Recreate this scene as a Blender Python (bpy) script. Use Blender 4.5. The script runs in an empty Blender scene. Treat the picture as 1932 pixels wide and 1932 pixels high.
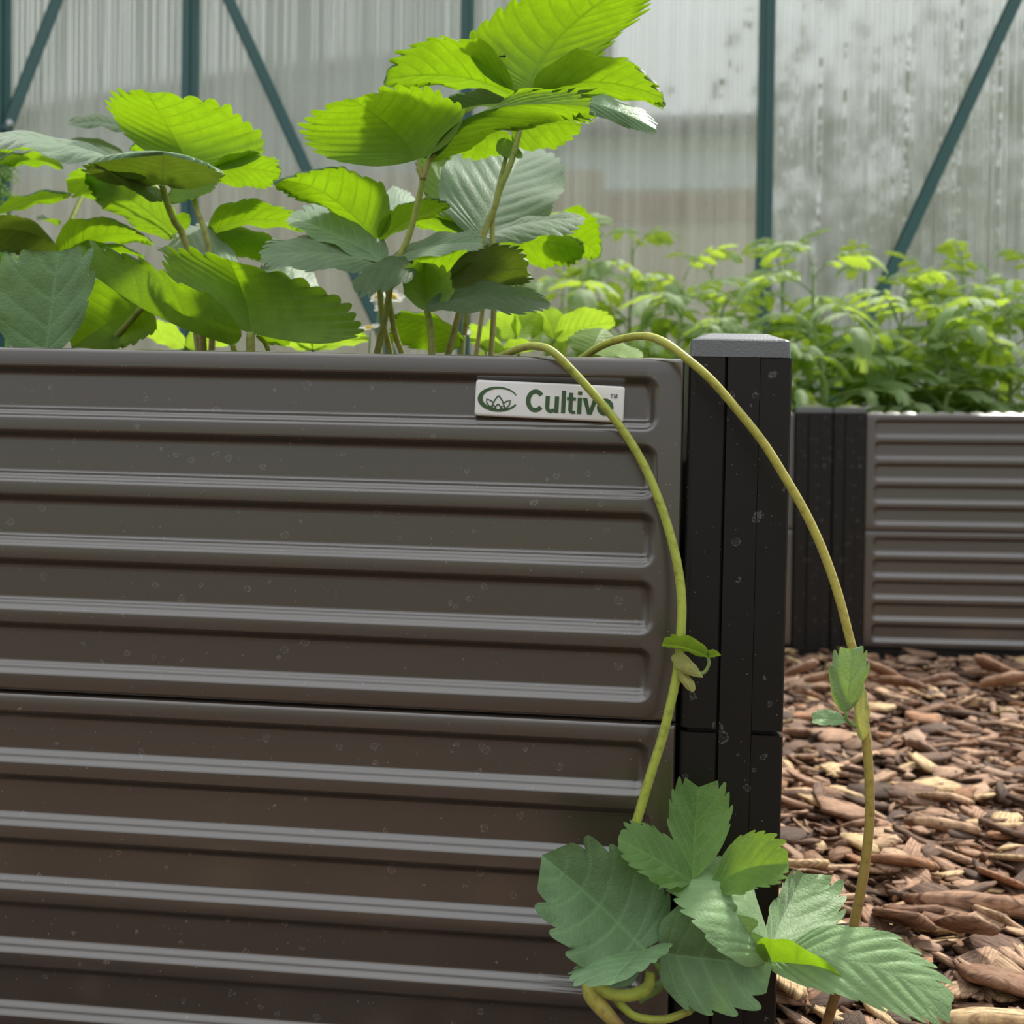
import bpy, bmesh, math, random
import numpy as np
from mathutils import Vector, Matrix

scene = bpy.context.scene
col = scene.collection
rng = np.random.default_rng(7)
random.seed(7)

# ------------------------------------------------------------------ camera, sky, sun, exposure
FPX, CPX = 1900.0, 966.0
CAM_POS = np.array([0.0, 0.0, 0.34])
YAW, PITCH, ROLL = math.radians(5.0), math.radians(0.75), 0.013
cam_rot = Matrix.Rotation(YAW, 3, 'Z') @ Matrix.Rotation(math.pi/2 - PITCH, 3, 'X') @ Matrix.Rotation(ROLL, 3, 'Z')
cd = bpy.data.cameras.new('camera')
cam = bpy.data.objects.new('camera', cd); col.objects.link(cam)
cam.matrix_world = Matrix.Translation(CAM_POS) @ cam_rot.to_4x4()
cd.sensor_width = 36.0; cd.lens = FPX/1932*36
cd.clip_start = 0.02; cd.clip_end = 200
cd.dof.use_dof = True; cd.dof.focus_distance = 0.555; cd.dof.aperture_fstop = 11.0
scene.camera = cam

world = bpy.data.worlds.new('sky'); scene.world = world; world.use_nodes = True
wn = world.node_tree.nodes; wl = world.node_tree.links
bg = wn['Background']
tc = wn.new('ShaderNodeTexCoord'); sx = wn.new('ShaderNodeSeparateXYZ'); wl.new(tc.outputs['Generated'], sx.inputs[0])
rp = wn.new('ShaderNodeValToRGB'); wl.new(sx.outputs['Z'], rp.inputs[0])
rp.color_ramp.elements[0].position = 0.0; rp.color_ramp.elements[0].color = (0.36, 0.365, 0.36, 1)
rp.color_ramp.elements[1].position = 0.85; rp.color_ramp.elements[1].color = (1.55, 1.6, 1.64, 1)
wl.new(rp.outputs[0], bg.inputs[0]); bg.inputs[1].default_value = 1.0

sd = bpy.data.lights.new('sun', 'SUN'); sun = bpy.data.objects.new('sun', sd); col.objects.link(sun)
SUN_DIR = Vector((0.35, 0.45, 0.82)).normalized()
sun.rotation_euler = SUN_DIR.to_track_quat('Z', 'Y').to_euler()
sd.energy = 5.2; sd.angle = math.radians(5); sd.color = (1.0, 0.95, 0.86)

scene.view_settings.view_transform = 'Standard'; scene.view_settings.look = 'None'
scene.view_settings.gamma = 1.0; scene.view_settings.use_curve_mapping = False
scene.view_settings.exposure = 0.0
scene.cycles.use_denoising = True
scene.cycles.max_bounces = 10; scene.cycles.transparent_max_bounces = 16
scene.cycles.transmission_bounces = 8; scene.cycles.caustics_refractive = True; scene.cycles.caustics_reflective = False

# ------------------------------------------------------------------ measuring: photo pixel -> point on a vertical plane of the real place
RM = np.array(cam_rot)
YN = 0.56                       # world y of the near bed's front panel
def U(px, py, y):
    d = RM @ np.array([(px-CPX)/FPX, -(py-CPX)/FPX, -1.0])
    return CAM_POS + d*((y-CAM_POS[1])/d[1])
def Z1(p): return (p[0]/2.76, 100+p[1]/2.76)
def Z2(p): return (500+p[0]/2.542, p[1]/2.542)
def Z3(p): return (960+p[0]/3.578, 1180+p[1]/3.578)
def Z4(p): return (960+p[0]/2.3, 1450+p[1]/2.3)
def Z7(p): return (1440+p[0]/2.569, 1180+p[1]/2.569)
def ID(p): return p

# ------------------------------------------------------------------ object helpers
def link(name, data, parent=None, kind=None):
    o = bpy.data.objects.new(name, data); col.objects.link(o)
    if parent is not None: o.parent = parent
    if kind: o['kind'] = kind
    return o
def tag(o, label, cat, group=None):
    o['label'] = label; o['category'] = cat
    if group: o['group'] = group
    return o
def thing(name, loc, label, cat, group=None):
    o = bpy.data.objects.new(name, None); o.location = loc; o.empty_display_size = 0.02; col.objects.link(o)
    return tag(o, label, cat, group)
def mk(name, V, Fc, mat, parent=None, smooth=False, kind=None, attrs=None, uv=None):
    """a mesh object whose vertices are given in world space; its parent is an unrotated Empty or object"""
    me = bpy.data.meshes.new(name)
    V = np.asarray(V, float)
    if parent is not None:
        q = parent; off = np.zeros(3)
        while q is not None:
            off += np.array(q.location); q = q.parent
        V = V - off
    me.from_pydata(V.tolist(), [], [tuple(f) for f in Fc])
    if attrs:
        for k, v in attrs.items():
            a = me.attributes.new(k, 'FLOAT', 'POINT'); a.data.foreach_set('value', np.asarray(v, np.float32))
    if smooth: me.polygons.foreach_set('use_smooth', [True]*len(me.polygons))
    me.materials.append(mat); me.update()
    return link(name, me, parent, kind)
def box_vf(x0, x1, y0, y1, z0, z1):
    V = [(x0,y0,z0),(x1,y0,z0),(x1,y1,z0),(x0,y1,z0),(x0,y0,z1),(x1,y0,z1),(x1,y1,z1),(x0,y1,z1)]
    return V, [(3,2,1,0),(4,5,6,7),(0,1,5,4),(1,2,6,5),(2,3,7,6),(3,0,4,7)]
def join(parts):
    V = []; Fc = []
    for v, f in parts:
        n = len(V); V += list(v); Fc += [tuple(i+n for i in q) for q in f]
    return V, Fc
def bevel(o, w, seg=2):
    m = o.modifiers.new('bevel', 'BEVEL'); m.width = w; m.segments = seg; m.limit_method = 'ANGLE'; m.angle_limit = math.radians(40)
    return o
def spline(pts, n):
    P = np.asarray(pts, float); k = len(P)
    if k == 2: P = np.array([P[0], (P[0]+P[1])/2, P[1]]); k = 3
    E = np.vstack([2*P[0]-P[1], P, 2*P[-1]-P[-2]])
    out = []
    for u in np.linspace(0, k-1-1e-6, n):
        i = int(u); f = u-i; a, b, c, d = E[i], E[i+1], E[i+2], E[i+3]
        out.append(0.5*((2*b)+(-a+c)*f+(2*a-5*b+4*c-d)*f*f+(-a+3*b-3*c+d)*f**3))
    return np.array(out)
def tube_vf(pts, rad, n=None, sides=9):
    pts = np.asarray(pts, float); n = n or max(6, 5*len(pts))
    C = spline(pts, n); r = np.interp(np.linspace(0, 1, n), np.linspace(0, 1, len(np.atleast_1d(rad))), np.atleast_1d(rad))
    T = np.gradient(C, axis=0); T /= np.linalg.norm(T, axis=1)[:, None]+1e-12
    a = np.array([0, 0, 1.0]) if abs(T[0][2]) < 0.9 else np.array([1.0, 0, 0])
    V = []; tt = []
    for i in range(n):
        u = a-T[i]*a.dot(T[i]); u /= np.linalg.norm(u)+1e-12; a = u; w = np.cross(T[i], u)
        for s in range(sides):
            th = 2*math.pi*s/sides; V.append(C[i]+r[i]*(math.cos(th)*u+math.sin(th)*w)); tt.append(i/(n-1))
    Fc = []
    for i in range(n-1):
        for s in range(sides):
            s2 = (s+1) % sides; Fc.append((i*sides+s, i*sides+s2, (i+1)*sides+s2, (i+1)*sides+s))
    Fc.append(tuple(range(sides-1, -1, -1))); Fc.append(tuple((n-1)*sides+s for s in range(sides)))
    return V, Fc, tt

# ------------------------------------------------------------------ materials
def nt(name):
    m = bpy.data.materials.new(name); m.use_nodes = True
    t = m.node_tree; t.nodes.clear()
    out = t.nodes.new('ShaderNodeOutputMaterial')
    def N(kind, **kw):
        n = t.nodes.new('ShaderNode'+kind)
        for k, v in kw.items():
            if k in n.inputs.keys(): n.inputs[k].default_value = v
            else: setattr(n, k, v)
        return n
    return m, t, N, t.links.new, out
def rgba(c): return (c[0], c[1], c[2], 1)
def mixrgb(N, L, a, b, fac, mode='MIX'):
    n = N('Mix', data_type='RGBA', blend_type=mode)
    for sock, v in ((n.inputs[6], a), (n.inputs[7], b), (n.inputs[0], fac)):
        if hasattr(v, 'is_output'): L(v, sock)
        elif isinstance(v, (int, float)): sock.default_value = v
        else: sock.default_value = rgba(v)
    return n.outputs[2]
def ramp(N, L, src, p0, p1, c0=(0,0,0), c1=(1,1,1)):
    n = N('ValToRGB'); n.color_ramp.elements[0].position = p0; n.color_ramp.elements[1].position = p1
    n.color_ramp.elements[0].color = rgba(c0); n.color_ramp.elements[1].color = rgba(c1); L(src, n.inputs[0]); return n.outputs[0]
def noise(N, L, scale, detail=3, coord='Object', sc=None):
    tcn = N('TexCoord'); n = N('TexNoise', Scale=scale, Detail=detail)
    v = tcn.outputs[coord]
    if sc:
        mp = N('Mapping'); mp.inputs['Scale'].default_value = sc; L(v, mp.inputs[0]); v = mp.outputs[0]
    L(v, n.inputs['Vector']); return n.outputs[0]

def plain(name, c, rough=0.5, spec=0.5, var=0.15, scale=60, metal=0.0, bump=0.0):
    m, t, N, L, out = nt(name); p = N('BsdfPrincipled', Roughness=rough, Metallic=metal); p.inputs['Specular IOR Level'].default_value = spec
    if spec > 0.9: p.inputs['Coat Weight'].default_value = 0.7; p.inputs['Coat Roughness'].default_value = 0.2; p.inputs['Coat IOR'].default_value = 1.65
    f = noise(N, L, scale)
    L(mixrgb(N, L, tuple(x*(1-var) for x in c), tuple(min(1, x*(1+var)) for x in c), f), p.inputs['Base Color'])
    if bump:
        b = N('Bump', Strength=bump, Distance=0.0005); L(f, b.inputs['Height']); L(b.outputs[0], p.inputs['Normal'])
    L(p.outputs[0], out.inputs[0]); return m

def spotted(name, c, rough, spots=0.5, spotcol=(0.30, 0.29, 0.28), spec=0.5):
    """painted or moulded surface with dried water spots: thin pale rings and fine dust"""
    m, t, N, L, out = nt(name); p = N('BsdfPrincipled', Roughness=rough); p.inputs['Specular IOR Level'].default_value = spec
    if spec > 0.9: p.inputs['Coat Weight'].default_value = 0.7; p.inputs['Coat Roughness'].default_value = 0.2; p.inputs['Coat IOR'].default_value = 1.65
    tcn = N('TexCoord')
    def rings(scale, lo, hi, keep):
        nz = N('TexNoise', Scale=scale*2.2, Detail=2); L(tcn.outputs['Object'], nz.inputs['Vector'])
        mx = N('VectorMath', operation='SCALE'); mx.inputs[3].default_value = 0.0035; L(nz.outputs[1], mx.inputs[0])
        ad = N('VectorMath', operation='ADD'); L(tcn.outputs['Object'], ad.inputs[0]); L(mx.outputs[0], ad.inputs[1])
        v = N('TexVoronoi', Scale=scale); L(ad.outputs[0], v.inputs['Vector'])
        d = v.outputs['Distance']
        sp = N('SeparateColor'); L(v.outputs['Color'], sp.inputs[0])
        rad = N('MapRange'); rad.inputs[3].default_value = lo; rad.inputs[4].default_value = hi; L(sp.outputs[0], rad.inputs[0])
        sb = N('Math', operation='SUBTRACT'); L(d, sb.inputs[0]); L(rad.outputs[0], sb.inputs[1])
        ab = N('Math', operation='ABSOLUTE'); L(sb.outputs[0], ab.inputs[0])
        rg = ramp(N, L, ab.outputs[0], 0.012, 0.03, (1,1,1), (0,0,0))
        ins = N('Math', operation='LESS_THAN'); L(sb.outputs[0], ins.inputs[0]); ins.inputs[1].default_value = 0.0
        k = N('Math', operation='GREATER_THAN'); L(sp.outputs[1], k.inputs[0]); k.inputs[1].default_value = keep
        iw = N('Math', operation='MULTIPLY'); L(ins.outputs[0], iw.inputs[0]); iw.inputs[1].default_value = 0.25
        sm = N('Math', operation='MAXIMUM'); L(rg, sm.inputs[0]); L(iw.outputs[0], sm.inputs[1])
        o = N('Math', operation='MULTIPLY'); L(sm.outputs[0], o.inputs[0]); L(k.outputs[0], o.inputs[1])
        bn = N('TexNoise', Scale=900.0); L(tcn.outputs['Object'], bn.inputs['Vector'])
        o2 = N('Math', operation='MULTIPLY'); L(o.outputs[0], o2.inputs[0]); L(ramp(N, L, bn.outputs[0], 0.35, 0.65), o2.inputs[1])
        return o2.outputs[0]
    a = rings(42, 0.06, 0.14, 0.60); b = rings(95, 0.10, 0.22, 0.66)
    mx = N('Math', operation='MAXIMUM'); L(a, mx.inputs[0]); L(b, mx.inputs[1])
    du = N('TexVoronoi', Scale=420.0); L(tcn.outputs['Object'], du.inputs['Vector'])
    dsp = N('SeparateColor'); L(du.outputs['Color'], dsp.inputs[0])
    dk = N('Math', operation='GREATER_THAN'); L(dsp.outputs[0], dk.inputs[0]); dk.inputs[1].default_value = 0.935
    dd = N('Math', operation='MULTIPLY'); L(dk.outputs[0], dd.inputs[0]); L(ramp(N, L, du.outputs['Distance'], 0.10, 0.2, (1,1,1), (0,0,0)), dd.inputs[1])
    m2 = N('Math', operation='MAXIMUM'); L(mx.outputs[0], m2.inputs[0]); L(dd.outputs[0], m2.inputs[1])
    fs = N('Math', operation='MULTIPLY'); L(m2.outputs[0], fs.inputs[0]); fs.inputs[1].default_value = spots
    nb = noise(N, L, 9, 3)
    base = mixrgb(N, L, tuple(x*0.88 for x in c), tuple(x*1.12 for x in c), nb)
    L(mixrgb(N, L, base, spotcol, fs.outputs[0]), p.inputs['Base Color'])
    bn = noise(N, L, 1400, 2); b = N('Bump', Strength=0.12, Distance=0.0003); L(bn, b.inputs['Height']); L(b.outputs[0], p.inputs['Normal'])
    L(p.outputs[0], out.inputs[0]); return m

def leafmat(name, upper, under, trans, tfac=0.5, veinup=1.35, veinun=0.45, rough=0.48, sheen=0.25, dark=0.8):
    m, t, N, L, out = nt(name)
    geo = N('NewGeometry'); at = N('Attribute', attribute_name='vein'); oi = N('ObjectInfo')
    nz = noise(N, L, 90, 4)
    f = geo.outputs['Backfacing']
    base = mixrgb(N, L, upper, under, f)
    base = mixrgb(N, L, base, mixrgb(N, L, base, (dark,)*3, 1.0, 'MULTIPLY'), ramp(N, L, nz, 0.35, 0.7))
    vc = mixrgb(N, L, tuple(min(1, x*veinup) for x in upper), tuple(min(1, x*1.25) for x in under), f)
    base = mixrgb(N, L, base, vc, at.outputs['Fac'])
    rv = N('MapRange'); L(oi.outputs['Random'], rv.inputs[0]); rv.inputs[3].default_value = 0.85; rv.inputs[4].default_value = 1.15
    hv = N('HueSaturation'); L(rv.outputs[0], hv.inputs['Value']); L(base, hv.inputs['Color'])
    p = N('BsdfPrincipled', Roughness=rough); L(hv.outputs[0], p.inputs['Base Color'])
    p.inputs['Sheen Weight'].default_value = sheen; p.inputs['Sheen Roughness'].default_value = 0.4
    p.inputs['Specular IOR Level'].default_value = 0.28
    tcol = mixrgb(N, L, trans, tuple(x*veinun for x in trans), at.outputs['Fac'])
    tcol = mixrgb(N, L, tcol, tuple(x*0.8 for x in trans), ramp(N, L, nz, 0.4, 0.75))
    tcn = N('TexCoord'); vo = N('TexVoronoi', Scale=300.0, feature='DISTANCE_TO_EDGE'); L(tcn.outputs['Object'], vo.inputs['Vector'])
    net = ramp(N, L, vo.outputs['Distance'], 0.02, 0.16, (1,1,1), (0,0,0))
    nf = N('Math', operation='MULTIPLY'); L(net, nf.inputs[0]); nf.inputs[1].default_value = 0.22
    tcol = mixrgb(N, L, tcol, tuple(x*0.6 for x in trans), nf.outputs[0])
    tr = N('BsdfTranslucent'); L(tcol, tr.inputs[0])
    fn = noise(N, L, 700, 3); b0 = N('Bump', Strength=0.2, Distance=0.0006); b0.invert = True; L(net, b0.inputs['Height'])
    b = N('Bump', Strength=0.3, Distance=0.0006); L(fn, b.inputs['Height']); L(b0.outputs[0], b.inputs['Normal']); L(b.outputs[0], p.inputs['Normal'])
    mx = N('MixShader'); mx.inputs[0].default_value = tfac; L(p.outputs[0], mx.inputs[1]); L(tr.outputs[0], mx.inputs[2])
    L(mx.outputs[0], out.inputs[0]); return m

def stemmat(name, c0, c1, c2, tfac=0.2):
    """stalk colour changing along its own length (attribute 'along'), blotched"""
    m, t, N, L, out = nt(name); at = N('Attribute', attribute_name='along')
    r = N('ValToRGB'); L(at.outputs['Fac'], r.inputs[0])
    r.color_ramp.elements[0].color = rgba(c0); r.color_ramp.elements[1].color = rgba(c2)
    e = r.color_ramp.elements.new(0.5); e.color = rgba(c1)
    nz = noise(N, L, 250, 3)
    c = mixrgb(N, L, r.outputs[0], mixrgb(N, L, r.outputs[0], (0.62, 0.55, 0.5), 1.0, 'MULTIPLY'), ramp(N, L, nz, 0.5, 0.75))
    p = N('BsdfPrincipled', Roughness=0.45); L(c, p.inputs['Base Color']); p.inputs['Sheen Weight'].default_value = 0.2
    b = N('Bump', Strength=0.3, Distance=0.0004); L(nz, b.inputs['Height']); L(b.outputs[0], p.inputs['Normal'])
    tr = N('BsdfTranslucent'); L(c, tr.inputs[0]); mx = N('MixShader'); mx.inputs[0].default_value = tfac
    L(p.outputs[0], mx.inputs[1]); L(tr.outputs[0], mx.inputs[2]); L(mx.outputs[0], out.inputs[0]); return m

M = {}
M['panel'] = spotted('brown_painted_steel', (0.057, 0.043, 0.034), 0.25, spec=1.0)
M['panel_far'] = plain('brown_painted_steel_far', (0.057, 0.044, 0.037), 0.25, spec=1.0, var=0.1, scale=8)
M['post'] = spotted('black_moulded_plastic', (0.014, 0.012, 0.011), 0.38, 0.40, spec=0.25)
M['cap'] = plain('black_textured_plastic', (0.022, 0.022, 0.024), 0.27, spec=1.0, var=0.2, scale=700, bump=0.5)
M['lip'] = plain('bare_folded_steel', (0.30, 0.27, 0.26), 0.3, scale=30)
M['leaf'] = leafmat('strawberry_leaf', (0.105, 0.175, 0.088), (0.20, 0.34, 0.06), (0.255, 0.45, 0.006), 0.54)
M['leaf_shaded'] = leafmat('shaded_strawberry_leaf', (0.165, 0.29, 0.135), (0.13, 0.21, 0.07), (0.30, 0.48, 0.02), 0.14)  # low translucency and darker underside put shade into the leaf colour
M['leaf_pale'] = leafmat('pale_hairy_strawberry_leaf', (0.17, 0.27, 0.155), (0.2, 0.3, 0.12), (0.35, 0.52, 0.05), 0.28, sheen=0.5)
M['leaf_plantlet'] = leafmat('plantlet_leaf', (0.225, 0.365, 0.165), (0.24, 0.38, 0.09), (0.42, 0.62, 0.03), 0.25, sheen=0.5, veinup=0.8)
M['leaf_young'] = leafmat('young_strawberry_leaf', (0.14, 0.27, 0.075), (0.2, 0.34, 0.06), (0.42, 0.66, 0.03), 0.42)
M['leaf_lime'] = leafmat('alpine_strawberry_leaf', (0.24, 0.40, 0.08), (0.28, 0.45, 0.06), (0.46, 0.70, 0.04), 0.5)
M['leaf_tomato'] = leafmat('tomato_leaf', (0.30, 0.43, 0.20), (0.30, 0.43, 0.18), (0.55, 0.75, 0.06), 0.5, sheen=0.4)
M['stem'] = stemmat('leaf_stalk', (0.40, 0.52, 0.10), (0.48, 0.50, 0.13), (0.42, 0.36, 0.13), 0.3)
M['stem_green'] = stemmat('green_stalk', (0.24, 0.38, 0.10), (0.26, 0.40, 0.11), (0.26, 0.40, 0.11), 0.25)
M['runner'] = stemmat('green_runner', (0.40, 0.42, 0.06), (0.46, 0.54, 0.07), (0.30, 0.36, 0.03), 0.12)
M['runner_red'] = stemmat('reddening_runner', (0.44, 0.50, 0.06), (0.54, 0.46, 0.09), (0.24, 0.10, 0.035), 0.12)
M['bract'] = leafmat('dry_bract', (0.42, 0.42, 0.14), (0.44, 0.42, 0.16), (0.6, 0.6, 0.1), 0.35)
M['petal'] = leafmat('petal', (0.75, 0.75, 0.68), (0.7, 0.7, 0.6), (0.8, 0.8, 0.7), 0.4)
M['yellow'] = plain('flower_centre', (0.6, 0.42, 0.04), 0.7)
M['green_bar'] = plain('green_painted_aluminium', (0.028, 0.105, 0.105), 0.35, var=0.1, scale=20)
M['steel'] = plain('zinc_bolt', (0.7, 0.72, 0.74), 0.25, metal=1.0, var=0.05)
M['soil'] = plain('potting_soil', (0.045, 0.03, 0.02), 0.95, var=0.5, scale=200, bump=1.0)
M['ground'] = plain('dark_earth', (0.05, 0.032, 0.022), 0.95, var=0.4, scale=80, bump=0.8)
M['badge'] = plain('silver_white_badge', (0.86, 0.85, 0.84), 0.16, var=0.03)
M['print'] = plain('dark_green_print', (0.045, 0.105, 0.035), 0.4, var=0.08)
M['print_grey'] = plain('grey_print', (0.10, 0.12, 0.10), 0.4, var=0.05)
M['black'] = plain('black_chitin', (0.01, 0.009, 0.008), 0.3)

def barkmat():
    m, t, N, L, out = nt('pine_bark'); p = N('BsdfPrincipled', Roughness=0.8)
    at = N('Attribute', attribute_name='tone'); at2 = N('Attribute', attribute_name='shade')
    r = N('ValToRGB'); L(at.outputs['Fac'], r.inputs[0]); cr = r.color_ramp; cr.interpolation = 'CONSTANT'
    cols = [(0.085,0.055,0.043),(0.24,0.145,0.10),(0.36,0.235,0.175),(0.42,0.295,0.225),(0.15,0.095,0.072),(0.33,0.18,0.11),(0.58,0.45,0.29),(0.35,0.25,0.20),(0.22,0.14,0.105),(0.48,0.35,0.255)]
    cols = [(min(0.8, a*1.15), b*1.06, c*0.90) for a, b, c in cols]
    cr.elements[0].color = rgba(cols[0]); cr.elements[0].position = 0
    cr.elements[1].color = rgba(cols[-1]); cr.elements[1].position = 0.9
    for i in range(1, 9):
        e = cr.elements.new(i/10); e.color = rgba(cols[i])
    uvn = N('UVMap'); uvn.uv_map = 'grain'
    g = N('TexNoise', Scale=1.0, Detail=4); mp = N('Mapping'); mp.inputs['Scale'].default_value = (60, 700, 1)
    L(uvn.outputs[0], mp.inputs[0]); L(mp.outputs[0], g.inputs['Vector'])
    g2 = N('TexNoise', Scale=180.0, Detail=3); L(uvn.outputs[0], g2.inputs['Vector'])
    c = mixrgb(N, L, r.outputs[0], mixrgb(N, L, r.outputs[0], (0.36, 0.31, 0.28), 1.0, 'MULTIPLY'), ramp(N, L, g.outputs[0], 0.45, 0.66))
    c = mixrgb(N, L, c, mixrgb(N, L, c, (0.55, 0.52, 0.5), 1.0, 'MULTIPLY'), ramp(N, L, g2.outputs[0], 0.5, 0.75))
    L(c, p.inputs['Base Color'])
    b = N('Bump', Strength=0.7, Distance=0.0015); L(g.outputs[0], b.inputs['Height']); L(b.outputs[0], p.inputs['Normal'])
    L(p.outputs[0], out.inputs[0]); return m
M['bark'] = barkmat()

def polycarb():
    """twin-wall polycarbonate: see-through skin, milky scatter, vertical flutes that smear sideways"""
    m, t, N, L, out = nt('twin_wall_polycarbonate')
    tcn = N('TexCoord'); w = N('TexWave', Scale=28.0, Distortion=0.0); w.bands_direction = 'X'; w.wave_profile = 'SIN'
    L(tcn.outputs['Object'], w.inputs['Vector'])
    wide = noise(N, L, 1.0, 4, 'Object', (38, 0.5, 0.6))
    b = N('Bump', Strength=0.5, Distance=0.002); L(w.outputs[0], b.inputs['Height'])
    tp = N('BsdfRefraction', Roughness=0.13, IOR=1.3); tp.inputs[0].default_value = (0.86, 0.875, 0.86, 1)
    tq = N('BsdfTransparent'); tq.inputs[0].default_value = (0.84, 0.855, 0.84, 1)
    band = N('Math', operation='GREATER_THAN'); L(noise(N, L, 1.0, 2, 'Object', (210, 0.0, 0.3)), band.inputs[0]); band.inputs[1].default_value = 0.54      # clear flutes between milky ones, the same on both skins
    mt = N('MixShader'); L(band.outputs[0], mt.inputs[0]); L(tp.outputs[0], mt.inputs[1]); L(tq.outputs[0], mt.inputs[2])
    tl = N('BsdfTranslucent'); tl.inputs[0].default_value = (0.60, 0.63, 0.61, 1)
    gl = N('BsdfGlossy', Roughness=0.25); gl.inputs[0].default_value = (0.9, 0.9, 0.9, 1); L(b.outputs[0], gl.inputs['Normal'])
    df = N('BsdfDiffuse'); df.inputs[0].default_value = (0.60, 0.62, 0.60, 1)
    m0 = N('MixShader'); m0.inputs[0].default_value = 0.35; L(tl.outputs[0], m0.inputs[1]); L(df.outputs[0], m0.inputs[2])
    f = N('MapRange'); L(w.outputs[0], f.inputs[0]); f.inputs[3].default_value = 0.08; f.inputs[4].default_value = 0.22
    f2 = N('Math', operation='MULTIPLY_ADD'); L(wide, f2.inputs[0]); f2.inputs[1].default_value = 0.35; L(f.outputs[0], f2.inputs[2])
    f3 = N('Math', operation='SUBTRACT'); L(f2.outputs[0], f3.inputs[0]); f3.inputs[1].default_value = 0.14
    m1 = N('MixShader'); L(f3.outputs[0], m1.inputs[0]); L(mt.outputs[0], m1.inputs[1]); L(m0.outputs[0], m1.inputs[2])
    m2 = N('MixShader'); m2.inputs[0].default_value = 0.05; L(m1.outputs[0], m2.inputs[1]); L(gl.outputs[0], m2.inputs[2])
    L(m2.outputs[0], out.inputs[0]); return m
M['poly'] = polycarb()

# ================================================================== the setting
FY = 1.78; H_ = 0.2019; FZ = U(1634, 780.6, FY)[2]
FG = FZ-2*H_-0.022; NG = -0.002; GS = (FG-NG)/(FY-YN)        # the path climbs gently towards the far beds
def gz(y): return NG+GS*(max(y, 0.2)-YN)
fv = [(x, y, gz(y)+dz) for dz in (-0.06, 0) for y in (-5.0, 0.2, 2.6) for x in (-4.5, 3.5)]
floor = mk('floor', fv, [(1,0,2,3),(3,2,4,5),(6,7,9,8),(8,9,11,10),(0,1,7,6),(1,3,9,7),(3,5,11,9),(5,4,10,11),(4,2,8,10),(2,0,6,8)], M['ground'], kind='structure')

# ---- back wall of the greenhouse: twin-wall panes between green aluminium bars
WY = 2.60
wall = bpy.data.objects.new('wall_back', None); wall.location = (0, WY, 0); col.objects.link(wall); wall['kind'] = 'structure'
def xat(px, py=200): return U(px, py, WY)[0]
bars = [(xat(-330), 0.030), (xat(12), 0.034), (xat(361), 0.046), (xat(881), 0.034), (xat(1444), 0.040), (xat(2000), 0.036), (xat(2560), 0.036)]
WTOP = 1.72
for i, (bx, bw) in enumerate(bars):
    h = bw/2
    # glazing bar: a flat face with a central web and two rounded shoulders
    prof = [(-h, 0.0), (-h, -0.010), (-h*0.75, -0.016), (-h*0.25, -0.017), (-h*0.2, -0.026), (h*0.2, -0.026), (h*0.25, -0.017), (h*0.75, -0.016), (h, -0.010), (h, 0.0)]
    n = len(prof)
    V = [(bx+x, WY+y-0.004, z) for z in (0, WTOP) for x, y in prof]
    Fc = [(k, (k+1) % n, n+(k+1) % n, n+k) for k in range(n)] + [tuple(range(n-1, -1, -1)), tuple(range(n, 2*n))]
    mk('glazing_bar', V, Fc, M['green_bar'], wall)
    if i+1 < len(bars):
        mk('glazing_panel', *box_vf(bx+0.006, bars[i+1][0]-0.006, WY, WY+0.006, 0.02, WTOP), M['poly'], wall)
mk('wall_plate', *box_vf(bars[0][0], bars[-1][0], WY-0.03, WY+0.012, 0, 0.05), M['green_bar'], wall)
mk('eaves_bar', *box_vf(bars[0][0], bars[-1][0], WY-0.03, WY+0.012, WTOP, WTOP+0.06), M['green_bar'], wall)
def brace(p0, p1, w, ext0=0.0, ext1=0.0):
    y = WY-0.035
    a = U(p0[0], p0[1], y); b = U(p1[0], p1[1], y); d = b-a; d /= np.linalg.norm(d); a = a-d*ext0; b = b+d*ext1
    s = np.array([d[2], 0, -d[0]])*w/2; t = np.array([0, 0.004, 0]); e = np.array([0, 0.010, 0])
    # angle section: flat strap plus a folded edge
    V = [a-s, a+s, a+s+t, a-s+t, b-s, b+s, b+s+t, b-s+t]; Fc = [(0,1,5,4),(1,2,6,5),(2,3,7,6),(3,0,4,7),(3,2,1,0),(4,5,6,7)]
    V2 = [a+s*0.75, a+s, a+s+e, a+s*0.75+e, b+s*0.75, b+s, b+s+e, b+s*0.75+e]
    o = mk('brace', *join([(V, Fc), (V2, Fc)]), M['green_bar'], wall); bevel(o, 0.001, 2); return o
brace((106, 0), (16, 232), 0.034, 0.35, 0.02)
brace((432, 0), (712, 612), 0.030, 0.35, 0.30)
brace((1916, 0), (1683, 508), 0.032, 0.35, 0.55)
c = U(18, 231, WY-0.045)
V, Fc, _ = tube_vf([c+[0, 0.012, 0], c+[0, 0.006, 0], c], [0.0075, 0.0075, 0.0075], 4, 12); V2, F2, _ = tube_vf([c, c-[0, 0.004, 0], c-[0, 0.008, 0]], [0.0045, 0.0045, 0.003], 4, 6)
mk('bolt', *join([(V, Fc), (V2, F2)]), M['steel'], wall)

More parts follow.
